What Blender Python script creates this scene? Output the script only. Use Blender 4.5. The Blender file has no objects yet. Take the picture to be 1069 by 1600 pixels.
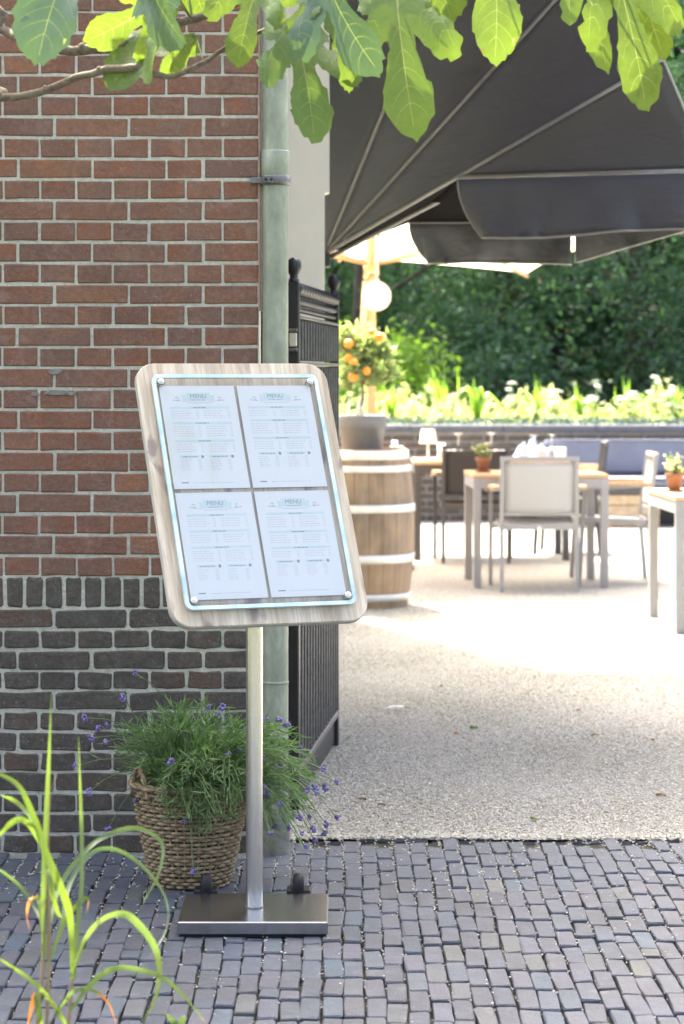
import bpy, bmesh, math, random
import numpy as np
from mathutils import Vector, Matrix, noise
from mathutils.geometry import delaunay_2d_cdt

random.seed(7)
RNG = np.random.default_rng(11)
R = math.radians
scene = bpy.context.scene
COL = scene.collection

# ------------------------------------------------------------------ camera, sky, sun, exposure
EYE = 1.44
FPX = 4000.0                       # focal length in photograph pixels
cam = bpy.data.cameras.new('camera')
cam.sensor_fit = 'AUTO'
cam.sensor_width = 36.0
cam.lens = 36.0 * FPX / 1600.0
cam.shift_y = -220.0 / 1600.0
cam.clip_start = 0.1
cam.clip_end = 2000
cam.dof.use_dof = True
cam.dof.focus_distance = 6.75
cam.dof.aperture_fstop = 6.0
cam_o = bpy.data.objects.new('camera', cam)
cam_o.location = (0, 0, EYE)
cam_o.rotation_euler = (R(90), 0, 0)
COL.objects.link(cam_o)
scene.camera = cam_o

SUN_EL, SUN_AZ = 58.0, 20.0        # elevation, degrees to the left of the view direction
world = bpy.data.worlds.new('World')
scene.world = world
world.use_nodes = True
wn = world.node_tree.nodes
wl = world.node_tree.links
for n in list(wn):
    wn.remove(n)
sky = wn.new('ShaderNodeTexSky')
sky.sky_type = 'NISHITA'
sky.sun_disc = False
sky.sun_elevation = R(SUN_EL)
sky.sun_rotation = R(-SUN_AZ)
sky.air_density = 0.75
sky.dust_density = 10.0
sky.ozone_density = 0.3
bg = wn.new('ShaderNodeBackground')
bg.inputs['Strength'].default_value = 0.15
wo = wn.new('ShaderNodeOutputWorld')
wl.new(sky.outputs[0], bg.inputs['Color'])
wl.new(bg.outputs[0], wo.inputs['Surface'])

sun = bpy.data.lights.new('sun', 'SUN')
sun.energy = 3.5
sun.angle = R(0.6)
sun.color = (1.0, 0.97, 0.91)
sun_o = bpy.data.objects.new('sun', sun)
sd = Vector((-math.sin(R(SUN_AZ)) * math.cos(R(SUN_EL)), math.cos(R(SUN_AZ)) * math.cos(R(SUN_EL)), math.sin(R(SUN_EL))))
sun_o.rotation_euler = sd.to_track_quat('Z', 'Y').to_euler()
sun_o.location = (0, 0, 30)
COL.objects.link(sun_o)

scene.view_settings.view_transform = 'Standard'
scene.view_settings.look = 'None'
scene.view_settings.exposure = 2.9
scene.view_settings.gamma = 1.0
scene.view_settings.use_curve_mapping = False
scene.render.engine = 'CYCLES'
scene.cycles.use_denoising = True
scene.cycles.max_bounces = 8
scene.cycles.diffuse_bounces = 4
scene.cycles.transparent_max_bounces = 12
scene.cycles.sample_clamp_indirect = 8.0


# ------------------------------------------------------------------ helpers
def at(px, py, d):
    """a place in the world from its direction in the photograph and its distance"""
    return Vector(((px - 534.5) * d / FPX, d, EYE - (py - 580.0) * d / FPX))


def tag(o, label=None, cat=None, group=None, kind=None):
    if label: o['label'] = label
    if cat: o['category'] = cat
    if group: o['group'] = group
    if kind: o['kind'] = kind
    return o


def empty(name, loc=(0, 0, 0), rz=0.0):
    o = bpy.data.objects.new(name, None)
    o.location = loc
    o.rotation_euler = (0, 0, rz)
    o.empty_display_size = 0.1
    COL.objects.link(o)
    return o


def link(name, me, parent=None, loc=None, rot=None):
    o = bpy.data.objects.new(name, me)
    COL.objects.link(o)
    if parent is not None:
        o.parent = parent
    if loc is not None: o.location = loc
    if rot is not None: o.rotation_euler = rot
    return o


class MB:
    def __init__(self):
        self.v = []; self.f = []; self.s = []

    def add(self, vs, fs, smooth=False):
        n = len(self.v)
        self.v.extend([tuple(p) for p in vs])
        self.f.extend([tuple(i + n for i in f) for f in fs])
        self.s.extend([smooth] * len(fs))
        return self

    def box(self, x0, x1, y0, y1, z0, z1, b=0.0):
        if b <= 0:
            vs = [(x, y, z) for z in (z0, z1) for y in (y0, y1) for x in (x0, x1)]
            fs = [(0, 2, 3, 1), (4, 5, 7, 6), (0, 1, 5, 4), (2, 6, 7, 3), (0, 4, 6, 2), (1, 3, 7, 5)]
            return self.add(vs, fs)
        # chamfered box
        vs = []; idx = {}
        for sx in (0, 1):
            for sy in (0, 1):
                for sz in (0, 1):
                    X = (x0, x1)[sx]; Y = (y0, y1)[sy]; Z = (z0, z1)[sz]
                    ix = b if sx == 0 else -b; iy = b if sy == 0 else -b; iz = b if sz == 0 else -b
                    for k, p in enumerate(((X, Y + iy, Z + iz), (X + ix, Y, Z + iz), (X + ix, Y + iy, Z))):
                        idx[(sx, sy, sz, k)] = len(vs); vs.append(p)
        I = lambda a, c, d, k: idx[(a, c, d, k)]
        fs = [(I(0,0,0,0), I(0,0,1,0), I(0,1,1,0), I(0,1,0,0)), (I(1,0,0,0), I(1,1,0,0), I(1,1,1,0), I(1,0,1,0)),
              (I(0,0,0,1), I(1,0,0,1), I(1,0,1,1), I(0,0,1,1)), (I(0,1,0,1), I(0,1,1,1), I(1,1,1,1), I(1,1,0,1)),
              (I(0,0,0,2), I(0,1,0,2), I(1,1,0,2), I(1,0,0,2)), (I(0,0,1,2), I(1,0,1,2), I(1,1,1,2), I(0,1,1,2))]
        for sy in (0, 1):
            for sz in (0, 1):
                fs.append((I(0,sy,sz,1), I(1,sy,sz,1), I(1,sy,sz,2), I(0,sy,sz,2)))
        for sx in (0, 1):
            for sz in (0, 1):
                fs.append((I(sx,0,sz,0), I(sx,1,sz,0), I(sx,1,sz,2), I(sx,0,sz,2)))
            for sy in (0, 1):
                fs.append((I(sx,sy,0,0), I(sx,sy,1,0), I(sx,sy,1,1), I(sx,sy,0,1)))
                for sz in (0, 1):
                    fs.append((I(sx,sy,sz,0), I(sx,sy,sz,1), I(sx,sy,sz,2)))
        return self.add(vs, fs)

    def tube(self, pts, rad, n=8, cap=True, smooth=True):
        pts = [Vector(p) for p in pts]
        m = len(pts)
        rads = rad if isinstance(rad, (list, tuple)) else [rad] * m
        t = [(pts[min(i + 1, m - 1)] - pts[max(i - 1, 0)]).normalized() for i in range(m)]
        up = Vector((0, 0, 1)) if abs(t[0].z) < 0.9 else Vector((1, 0, 0))
        a = t[0].cross(up).normalized()
        vs = []
        for i in range(m):
            a = (a - t[i] * a.dot(t[i]))
            a = a.normalized() if a.length > 1e-6 else t[i].orthogonal().normalized()
            b = t[i].cross(a)
            for k in range(n):
                w = 2 * math.pi * k / n
                vs.append(pts[i] + (a * math.cos(w) + b * math.sin(w)) * rads[i])
        fs = []
        for i in range(m - 1):
            for k in range(n):
                k2 = (k + 1) % n
                fs.append((i * n + k, i * n + k2, (i + 1) * n + k2, (i + 1) * n + k))
        if cap:
            fs.append(tuple(range(n - 1, -1, -1)))
            fs.append(tuple((m - 1) * n + k for k in range(n)))
        return self.add(vs, fs, smooth)

    def bar(self, p, q, w, h, up=(0, 0, 1)):
        """square bar between two points"""
        p = Vector(p); q = Vector(q); t = (q - p).normalized()
        u = Vector(up)
        if abs(t.dot(u)) > 0.95: u = Vector((0, 1, 0))
        a = t.cross(u).normalized(); b = a.cross(t).normalized()
        vs = []
        for e in (p, q):
            for sa, sb in ((-1, -1), (1, -1), (1, 1), (-1, 1)):
                vs.append(e + a * sa * w / 2 + b * sb * h / 2)
        return self.add(vs, [(3, 2, 1, 0), (4, 5, 6, 7), (0, 1, 5, 4), (1, 2, 6, 5), (2, 3, 7, 6), (3, 0, 4, 7)])

    def lathe(self, prof, n=24, c=(0, 0, 0), smooth=True):
        vs = []
        for r, z in prof:
            for k in range(n):
                w = 2 * math.pi * k / n
                vs.append((c[0] + r * math.cos(w), c[1] + r * math.sin(w), c[2] + z))
        fs = []
        for i in range(len(prof) - 1):
            for k in range(n):
                k2 = (k + 1) % n
                fs.append((i * n + k, i * n + k2, (i + 1) * n + k2, (i + 1) * n + k))
        return self.add(vs, fs, smooth)

    def ball(self, c, r, n=12, m=8, sq=1.0):
        prof = [(r * math.sin(math.pi * i / m) + 1e-5, -r * sq * math.cos(math.pi * i / m)) for i in range(m + 1)]
        return self.lathe(prof, n, c)

    def mesh(self, name, mat):
        me = bpy.data.meshes.new(name)
        me.from_pydata(self.v, [], self.f)
        me.polygons.foreach_set('use_smooth', self.s)
        if mat: me.materials.append(mat)
        me.update()
        return me

    def build(self, name, mat, parent=None, loc=None, rot=None, fix=True):
        me = self.mesh(name, mat)
        if fix:
            bm = bmesh.new(); bm.from_mesh(me)
            bmesh.ops.recalc_face_normals(bm, faces=bm.faces)
            bm.to_mesh(me); bm.free()
        return link(name, me, parent, loc, rot)


def np_mesh(name, V, F, mat, smooth=False):
    """V (n,3), F (m,k) arrays -> mesh"""
    me = bpy.data.meshes.new(name)
    n, m, k = len(V), len(F), F.shape[1]
    me.vertices.add(n); me.vertices.foreach_set('co', np.ascontiguousarray(V, dtype=np.float32).ravel())
    me.loops.add(m * k); me.loops.foreach_set('vertex_index', np.ascontiguousarray(F, dtype=np.int32).ravel())
    me.polygons.add(m)
    me.polygons.foreach_set('loop_start', np.arange(0, m * k, k, dtype=np.int32))
    me.polygons.foreach_set('loop_total', np.full(m, k, dtype=np.int32))
    me.polygons.foreach_set('use_smooth', np.full(m, smooth, dtype=bool))
    me.update(calc_edges=True)
    me.validate()
    if mat: me.materials.append(mat)
    return me


def leaf_cards(C, L, W, D, N=None, fold=0.25):
    """C centres (n,3); L lengths, W widths (n,), D directions (n,3): pointed folded leaves of four triangles"""
    n = len(C)
    D = D / np.linalg.norm(D, axis=1, keepdims=True)
    if N is None:
        N = RNG.normal(size=(n, 3))
    S = np.cross(D, N); S /= (np.linalg.norm(S, axis=1, keepdims=True) + 1e-9)
    U = np.cross(S, D)
    L = L[:, None]; W = W[:, None]
    b = C - D * L * .5
    t = C + D * L * .5 - U * L * .12
    m = C - U * 0
    l = C - D * L * .06 + S * W * .5 + U * W * fold
    r = C - D * L * .06 - S * W * .5 + U * W * fold
    V = np.stack([b, r, t, l, m], 1).reshape(-1, 3)
    o = (np.arange(n) * 5)[:, None]
    F = np.concatenate([o + np.array([[0, 1, 4]]), o + np.array([[1, 2, 4]]), o + np.array([[4, 2, 3]]), o + np.array([[0, 4, 3]])], 0)
    return V, F


# ------------------------------------------------------------------ materials
class NT:
    def __init__(self, name):
        self.m = bpy.data.materials.new(name)
        self.m.use_nodes = True
        self.t = self.m.node_tree
        self.n = self.t.nodes
        self.p = self.n['Principled BSDF']
        self.out = self.n['Material Output']

    def new(self, typ, **kw):
        n = self.n.new(typ)
        for k, v in kw.items():
            if hasattr(n, k): setattr(n, k, v)
            else: n.inputs[k].default_value = v
        return n

    def ln(self, a, b): self.t.links.new(a, b)

    def coord(self, out='Object', scale=(1, 1, 1)):
        tc = self.new('ShaderNodeTexCoord'); mp = self.new('ShaderNodeMapping')
        mp.inputs['Scale'].default_value = scale
        self.ln(tc.outputs[out], mp.inputs['Vector'])
        return mp.outputs[0]

    def noise(self, vec, scale, detail=4, rough=.6, dist=0):
        n = self.new('ShaderNodeTexNoise')
        n.inputs['Scale'].default_value = scale; n.inputs['Detail'].default_value = detail
        n.inputs['Roughness'].default_value = rough; n.inputs['Distortion'].default_value = dist
        if vec is not None: self.ln(vec, n.inputs['Vector'])
        return n.outputs['Fac']

    def ramp(self, fac, stops, interp='LINEAR'):
        r = self.new('ShaderNodeValToRGB')
        r.color_ramp.interpolation = interp
        e = r.color_ramp.elements
        while len(e) < len(stops): e.new(0.5)
        for i, (p, c) in enumerate(stops):
            e[i].position = p
            e[i].color = (c[0], c[1], c[2], 1)
        self.ln(fac, r.inputs['Fac'])
        return r.outputs['Color']

    def mix(self, fac, a, b, blend='MIX'):
        m = self.new('ShaderNodeMix'); m.data_type = 'RGBA'; m.blend_type = blend
        if isinstance(fac, (int, float)): m.inputs[0].default_value = fac
        else: self.ln(fac, m.inputs[0])
        for s, i in ((a, 6), (b, 7)):
            if isinstance(s, (tuple, list)): m.inputs[i].default_value = (s[0], s[1], s[2], 1)
            else: self.ln(s, m.inputs[i])
        return m.outputs[2]

    def rnd(self):
        return self.new('ShaderNodeObjectInfo').outputs['Random']

    def offset_vec(self, vec, k=37.0):
        """shift the pattern per object so that copies do not repeat"""
        r = self.rnd(); mul = self.new('ShaderNodeMath', operation='MULTIPLY'); mul.inputs[1].default_value = k
        self.ln(r, mul.inputs[0])
        add = self.new('ShaderNodeVectorMath', operation='ADD')
        self.ln(vec, add.inputs[0]); self.ln(mul.outputs[0], add.inputs[1])
        return add.outputs[0]

    def bump(self, h, strength=.3, dist=.01):
        b = self.new('ShaderNodeBump'); b.inputs['Strength'].default_value = strength; b.inputs['Distance'].default_value = dist
        self.ln(h, b.inputs['Height']); self.ln(b.outputs[0], self.p.inputs['Normal'])

    def base(self, c):
        if isinstance(c, (tuple, list)): self.p.inputs['Base Color'].default_value = (c[0], c[1], c[2], 1)
        else: self.ln(c, self.p.inputs['Base Color'])

    def set(self, rough=.7, metal=0, spec=None):
        self.p.inputs['Roughness'].default_value = rough
        self.p.inputs['Metallic'].default_value = metal
        if spec is not None: self.p.inputs['Specular IOR Level'].default_value = spec
        return self

    def translucent(self, col, fac):
        tr = self.new('ShaderNodeBsdfTranslucent')
        if isinstance(col, (tuple, list)): tr.inputs['Color'].default_value = (col[0], col[1], col[2], 1)
        else: self.ln(col, tr.inputs['Color'])
        mx = self.new('ShaderNodeMixShader'); mx.inputs[0].default_value = fac
        self.ln(self.p.outputs[0], mx.inputs[1]); self.ln(tr.outputs[0], mx.inputs[2])
        self.ln(mx.outputs[0], self.out.inputs['Surface'])


def simple(name, c, rough=.6, metal=0, var=.12, scale=20, bump=0.0, spec=None):
    k = NT(name)
    v = k.coord()
    f = k.noise(v, scale, 5)
    lo = tuple(x * (1 - var) for x in c); hi = tuple(min(1, x * (1 + var)) for x in c)
    k.base(k.ramp(f, [(.3, lo), (.7, hi)]))
    k.set(rough, metal, spec)
    if bump: k.bump(k.noise(v, scale * 4, 5), bump, .004)
    return k.m


def brick_material(name, stops, mott):
    k = NT(name)
    v = k.offset_vec(k.coord())
    base = k.ramp(k.rnd(), stops)
    n1 = k.noise(v, 14, 5, .65)
    n2 = k.noise(v, 70, 5, .7)
    c = k.mix(k.ramp(n1, [(.38, (0, 0, 0)), (.72, (1, 1, 1))]), base, mott)
    c = k.mix(.2, c, k.ramp(n2, [(.3, (.06, .038, .028)), (.5, (.19, .125, .09)), (.8, (.45, .35, .28))]), 'MIX')
    sp = k.noise(v, 210, 2, .5)
    c = k.mix(k.ramp(sp, [(.68, (0, 0, 0)), (.74, (.7, .7, .7))]), c, (.42, .37, .32))
    gp = k.new('ShaderNodeNewGeometry').outputs['Position']
    n6 = k.noise(gp, 4.5, 6, .7, .6)
    c = k.mix(k.ramp(n6, [(.5, (0, 0, 0)), (.68, (.55, .55, .55))]), c, tuple(x * .62 for x in mott))
    n7 = k.noise(gp, 9, 6, .75, .3)
    c = k.mix(k.ramp(n7, [(.56, (0, 0, 0)), (.72, (.38, .38, .38))]), c, tuple(min(.5, x * 1.9 + .05) for x in mott))
    k.base(c); k.set(.88, 0, .25)
    k.bump(n2, .7, .007)
    return k.m


M = {}
M['brick_red'] = brick_material('brick_red', [(0, (.2, .078, .042)), (.22, (.255, .1, .047)), (.42, (.17, .088, .056)), (.58, (.235, .086, .041)), (.72, (.155, .084, .058)), (.86, (.3, .125, .052)), (1, (.19, .106, .074))], (.175, .11, .08))
M['brick_dark'] = brick_material('brick_dark', [(0, (.05, .05, .039)), (.3, (.06, .058, .045)), (.6, (.045, .046, .038)), (.82, (.068, .061, .045)), (.93, (.098, .063, .04)), (1, (.06, .061, .05))], (.08, .082, .067))

k = NT('mortar')
v = k.coord()
n = k.noise(v, 60, 6, .7)
dirt = k.noise(v, 5, 6, .7)
c = k.ramp(n, [(.25, (.36, .35, .265)), (.55, (.53, .515, .41)), (.8, (.63, .615, .505))])
k.base(k.mix(k.ramp(dirt, [(.5, (0, 0, 0)), (.75, (.4, .4, .4))]), c, (.3, .29, .24)))
k.set(.95, 0, .1); k.bump(n, .9, .008)
M['mortar'] = k.m

k = NT('far_brickwork')
v = k.coord('Object')
b = k.new('ShaderNodeTexBrick')
b.inputs['Color1'].default_value = (.19, .075, .05, 1); b.inputs['Color2'].default_value = (.13, .065, .052, 1)
b.inputs['Mortar'].default_value = (.38, .35, .3, 1); b.inputs['Scale'].default_value = 1
b.inputs['Brick Width'].default_value = .222; b.inputs['Row Height'].default_value = .0625; b.inputs['Mortar Size'].default_value = .006
sx = k.new('ShaderNodeSeparateXYZ'); cb = k.new('ShaderNodeCombineXYZ'); ad = k.new('ShaderNodeMath', operation='ADD')
k.ln(v, sx.inputs[0]); k.ln(sx.outputs[0], ad.inputs[0]); k.ln(sx.outputs[1], ad.inputs[1])
k.ln(ad.outputs[0], cb.inputs[0]); k.ln(sx.outputs[2], cb.inputs[1]); k.ln(cb.outputs[0], b.inputs['Vector'])
k.base(b.outputs['Color']); k.set(.9, 0, .2)
M['far_brick'] = k.m

k = NT('paver')
v = k.offset_vec(k.coord())
base = k.ramp(k.rnd(), [(0, (.066, .074, .090)), (.14, (.088, .090, .106)), (.3, (.054, .072, .096)), (.45, (.078, .081, .1)), (.57, (.056, .061, .071)), (.7, (.058, .086, .11)), (.82, (.092, .096, .098)), (.93, (.045, .054, .07)), (1, (.116, .124, .105))])
n1 = k.noise(v, 22, 5, .65); n2 = k.noise(v, 130, 4, .7)
c = k.mix(k.ramp(n1, [(.42, (0, 0, 0)), (.75, (.6, .6, .6))]), base, (.112, .122, .135))
c = k.mix(k.ramp(n2, [(.54, (0, 0, 0)), (.72, (.7, .7, .7))]), c, (.038, .035, .032))
gp = k.new('ShaderNodeNewGeometry').outputs['Position']
n3 = k.noise(gp, 3.1, 5, .65, .4)
c = k.mix(k.ramp(n3, [(.46, (0, 0, 0)), (.62, (.55, .55, .55))]), c, (.056, .06, .06))
n5 = k.noise(gp, 11, 5, .7)
c = k.mix(k.ramp(n5, [(.6, (0, 0, 0)), (.72, (.5, .5, .5))]), c, (.19, .185, .17))
k.base(c); k.set(.6, 0, .4); k.bump(n2, .7, .007)
M['paver'] = k.m

k = NT('joint_soil')
v = k.coord()
n = k.noise(v, 170, 5, .75); n2 = k.noise(v, 5, 4)
c = k.ramp(n, [(.34, (.035, .033, .025)), (.55, (.12, .113, .088)), (.7, (.33, .32, .27))])
c = k.mix(k.ramp(n2, [(.5, (0, 0, 0)), (.7, (.5, .5, .5))]), c, (.07, .085, .035))
k.base(c); k.set(.95, 0, .1); k.bump(n, 1, .01)
M['soil'] = k.m

k = NT('gravel')
v = k.coord()
vo = k.new('ShaderNodeTexVoronoi'); vo.inputs['Scale'].default_value = 95
k.ln(v, vo.inputs['Vector'])
n2 = k.noise(v, 1.6, 5, .65); n3 = k.noise(v, 40, 4)
stone = k.ramp(vo.outputs['Color'], [(0, (.2, .195, .165)), (.4, (.3, .295, .265)), (.75, (.4, .395, .37)), (1, (.5, .495, .47))])
gap = k.ramp(vo.outputs['Distance'], [(.45, (0, 0, 0)), (.8, (.55, .55, .55))])
c = k.mix(gap, stone, (.12, .11, .08))
c = k.mix(k.ramp(n2, [(.42, (0, 0, 0)), (.72, (.4, .4, .4))]), c, (.26, .245, .2))
k.base(c); k.set(.9, 0, .2)
inv = k.new('ShaderNodeMath', operation='SUBTRACT'); inv.inputs[0].default_value = 1
k.ln(vo.outputs['Distance'], inv.inputs[1]); k.bump(inv.outputs[0], 1, .012)
M['gravel'] = k.m

k = NT('pebble')
v = k.coord()
vw = k.new('ShaderNodeTexWhiteNoise')
geo = k.new('ShaderNodeNewGeometry')
c = k.ramp(geo.outputs['Random Per Island'], [(0, (.33, .305, .225)), (.15, (.41, .385, .295)), (.5, (.475, .45, .365)), (.8, (.53, .51, .43)), (.95, (.62, .6, .53)), (.98, (.2, .185, .145)), (1, (.34, .28, .17))])
k.base(c); k.set(.8, 0, .3)
M['pebble'] = k.m

M['patch'] = simple('grey_repair_mortar', (.2, .195, .16), .95, 0, .25, 60, .6)
M['wall_mortar'] = simple('grey_wall_mortar', (.2, .19, .18), .95, 0, .2, 20)
M['zinc'] = simple('zinc_patina', (.33, .40, .345), .55, .0, .2, 9, .1)
k = NT('zinc_pipe')
v = k.coord('Object', (1, 1, .35))
n = k.noise(v, 22, 6, .7); n2 = k.noise(v, 5, 3)
c = k.ramp(n, [(.3, (.2, .22, .155)), (.52, (.295, .315, .23)), (.75, (.44, .455, .345))])
c = k.mix(k.ramp(n2, [(.45, (0, 0, 0)), (.8, (.5, .5, .5))]), c, (.2, .22, .165))
k.base(c); k.set(.5, .25, .4); k.bump(n, .08, .004)
M['zinc'] = k.m
M['pipe_foot'] = simple('weathered_pipe_foot', (.22, .22, .17), .9, 0, .35, 30, .5)
M['cream'] = simple('cream_paint', (.82, .79, .64), .5, 0, .03, 6, .03)
M['black_iron'] = simple('black_iron', (.018, .02, .022), .38, .2, .3, 30, .15)
M['black_rail'] = simple('worn_iron_edge', (.16, .155, .15), .35, .5, .3, 50, .1)
M['gate_bar'] = simple('gate_bar_iron', (.1, .098, .09), .42, .2, .35, 40, .1)
M['lock_metal'] = simple('lock_metal', (.62, .62, .52), .3, .6, .1, 40)

k = NT('board_wood')
v = k.coord('Object', (9, 9, .9))
n = k.noise(v, 3.2, 7, .65, .9); n2 = k.noise(k.coord('Object', (60, 60, 2.2)), 3, 4, .6)
kn = k.noise(k.coord('Object', (5, 5, 2)), 2.2, 3, .5, .6)
c = k.ramp(n, [(.28, (.3, .23, .15)), (.42, (.49, .405, .285)), (.58, (.61, .53, .395)), (.78, (.72, .65, .51))])
c = k.mix(k.ramp(n2, [(.35, (.45, .45, .45)), (.6, (0, 0, 0))]), c, (.30, .22, .155))
c = k.mix(k.ramp(kn, [(.6, (0, 0, 0)), (.68, (.8, .8, .8))]), c, (.2, .15, .13))
k.base(c); k.set(.5, 0, .4); k.bump(n2, .12, .003)
M['board'] = k.m
M['board_edge'] = simple('board_edge', (.42, .42, .36), .6, 0, .1, 30)

k = NT('acrylic')
fr = k.new('ShaderNodeFresnel'); fr.inputs['IOR'].default_value = 1.34
tr = k.new('ShaderNodeBsdfTransparent'); tr.inputs['Color'].default_value = (1, 1, 1, 1)
gl = k.new('ShaderNodeBsdfGlossy'); gl.inputs['Roughness'].default_value = .03
mx = k.new('ShaderNodeMixShader')
k.ln(fr.outputs[0], mx.inputs[0]); k.ln(tr.outputs[0], mx.inputs[1]); k.ln(gl.outputs[0], mx.inputs[2])
k.ln(mx.outputs[0], k.out.inputs['Surface'])
M['acrylic'] = k.m
k = NT('acrylic_edge'); k.base(k.ramp(k.noise(k.coord(), 9, 3), [(.35, (.34, .5, .58)), (.65, (.66, .76, .8))])); k.set(.12, 0, .8)
M['acrylic_edge'] = k.m
M['paper'] = simple('menu_paper', (.96, .935, .88), .75, 0, .01, 10)
M['ink'] = simple('pale_ink', (.7, .67, .67), .8, 0, .05, 10)
M['ink_dark'] = simple('dark_ink', (.36, .4, .38), .8, 0, .05, 10)
M['ink_green'] = simple('green_print', (.78, .85, .81), .8, 0, .05, 10)

k = NT('brushed_steel')
v = k.coord('Object', (1, 1, 120))
n = k.noise(v, 14, 3)
k.base(k.ramp(n, [(.3, (.52, .51, .48)), (.7, (.66, .65, .62))])); k.set(.24, 1)
M['steel'] = k.m
k = NT('brushed_plate')
v = k.coord('Object', (120, 1, 1))
n = k.noise(v, 14, 3)
k.base(k.ramp(n, [(.3, (.3, .3, .31)), (.7, (.4, .4, .4))])); k.set(.26, 1)
M['plate'] = k.m
M['rubber'] = simple('black_rubber', (.009, .009, .011), .55, 0, .2, 40, 0, .2)

k = NT('wicker')
v = k.coord('Object', (1, 1, 3)); n = k.noise(v, 45, 4, .7)
k.base(k.ramp(n, [(.3, (.1, .07, .035)), (.5, (.25, .185, .1)), (.75, (.43, .34, .2))])); k.set(.6, 0, .4)
M['wicker'] = k.m


def leaf_material(name, stops, trans, tfac, rough=.5, spec=.4, big=1.3, isl=.55):
    k = NT(name)
    geo = k.new('ShaderNodeNewGeometry')
    pos = k.noise(k.coord('Object'), big, 3)
    mixv = k.new('ShaderNodeMath', operation='ADD'); mixv.use_clamp = True
    sc = k.new('ShaderNodeMath', operation='MULTIPLY'); sc.inputs[1].default_value = isl
    k.ln(geo.outputs['Random Per Island'], sc.inputs[0])
    s2 = k.new('ShaderNodeMath', operation='MULTIPLY'); s2.inputs[1].default_value = .5
    k.ln(pos, s2.inputs[0])
    k.ln(sc.outputs[0], mixv.inputs[0]); k.ln(s2.outputs[0], mixv.inputs[1])
    c = k.ramp(mixv.outputs[0], stops)
    k.base(c); k.set(rough, 0, spec)
    t = k.mix(1, c, trans, 'MULTIPLY')
    k.translucent(t, tfac)
    return k.m


M['lav_leaf'] = leaf_material('lavender_leaf', [(0, (.05, .095, .035)), (.4, (.085, .15, .052)), (.7, (.13, .2, .08)), (1, (.23, .28, .16))], (1.6, 1.9, .9), .35, big=6)
M['lav_stem'] = simple('lavender_stem', (.12, .19, .07), .6, 0, .3, 20)
M['lav_flower'] = simple('lavender_flower', (.17, .125, .31), .7, 0, .4, 60)
M['tree_leaf'] = leaf_material('tree_leaf', [(0, (.026, .055, .04)), (.4, (.048, .094, .062)), (.72, (.075, .135, .072)), (1, (.13, .19, .07))], (1.6, 2.0, .8), .22, .7, .15, .5, .4)
M['tree_leaf_pale'] = leaf_material('pale_tree_leaf', [(0, (.035, .07, .055)), (.4, (.065, .12, .085)), (.72, (.095, .16, .095)), (1, (.15, .22, .09))], (1.5, 1.9, .9), .25, .7, .15, .5, .4)
M['tree_leaf_far'] = leaf_material('far_tree_leaf', [(0, (.03, .06, .045)), (.5, (.06, .105, .065)), (1, (.11, .16, .08))], (1.6, 1.9, 1.0), .36, .75, .1, .4, .4)
M['bush_leaf'] = leaf_material('bush_leaf', [(0, (.08, .16, .03)), (.5, (.15, .25, .05)), (1, (.26, .36, .08))], (1.9, 2.1, .8), .5, .5, .4, 1.5)
M['bed_leaf'] = leaf_material('bed_leaf', [(0, (.06, .12, .04)), (.3, (.16, .22, .08)), (.6, (.34, .38, .19)), (1, (.55, .56, .38))], (1.6, 1.6, 1.0), .5, .5, .4, 3)
M['bed_blue'] = leaf_material('bed_blue_leaf', [(0, (.03, .06, .045)), (.5, (.06, .1, .085)), (1, (.11, .16, .15))], (1.2, 1.3, 1.1), .2, .6, .4, 3)
M['umbel'] = simple('umbel_flower', (.72, .74, .6), .8, 0, .1, 30)
M['pink_flower'] = simple('pink_flower', (.6, .42, .38), .8, 0, .2, 30)
M['citrus_leaf'] = leaf_material('citrus_leaf', [(0, (.1, .17, .05)), (.45, (.22, .29, .12)), (1, (.42, .46, .27))], (1.6, 1.6, .9), .45, .25, .6, 4)
M['orange'] = simple('orange_peel', (.72, .27, .025), .45, 0, .12, 60, .2)
M['bark'] = simple('bark', (.16, .125, .09), .9, 0, .4, 18, .8)
M['dark_bark'] = simple('dark_bark', (.06, .05, .038), .95, 0, .4, 8, .8)
k = NT('fig_bark')
v = k.coord(); n = k.noise(v, 90, 5, .7); n2 = k.noise(v, 12, 3)
c = k.ramp(n, [(.3, (.07, .052, .036)), (.55, (.15, .118, .082)), (.8, (.27, .23, .18))])
k.base(k.mix(k.ramp(n2, [(.5, (0, 0, 0)), (.7, (.6, .6, .6))]), c, (.2, .2, .12))); k.set(.85, 0, .2); k.bump(n, .6, .004)
M['fig_bark'] = k.m
k = NT('fig_leaf')
v = k.offset_vec(k.coord()); n = k.noise(v, 38, 6, .7); r = k.rnd()
c = k.ramp(n, [(.3, (.048, .095, .024)), (.55, (.08, .142, .036)), (.75, (.1, .165, .05))])
c2 = k.mix(k.ramp(r, [(0, (0, 0, 0)), (1, (.6, .6, .6))]), c, (.1, .19, .06))
sp = k.noise(v, 24, 3, .5)
c2 = k.mix(k.ramp(sp, [(.68, (0, 0, 0)), (.72, (.8, .8, .8))]), c2, (.13, .085, .03))
k.base(c2); k.set(.42, 0, .4)
k.bump(k.noise(v, 90, 4), .35, .004)
k.translucent(k.mix(.6, (.17, .215, .02), k.mix(1, c2, (1.6, 1.4, .4), 'MULTIPLY')), .45)
M['fig_leaf'] = k.m
k = NT('shaded_fig_leaf')  # darker leaf copy, shade and sky reflection put into its colour
v = k.offset_vec(k.coord()); n = k.noise(v, 30, 5, .6)
c = k.ramp(n, [(.3, (.045, .095, .05)), (.7, (.075, .135, .075))])
k.base(c); k.set(.34, 0, .6); k.bump(k.noise(v, 70, 3), .25, .003); k.translucent((.09, .15, .04), .3)
M['fig_leaf_shaded'] = k.m
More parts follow.
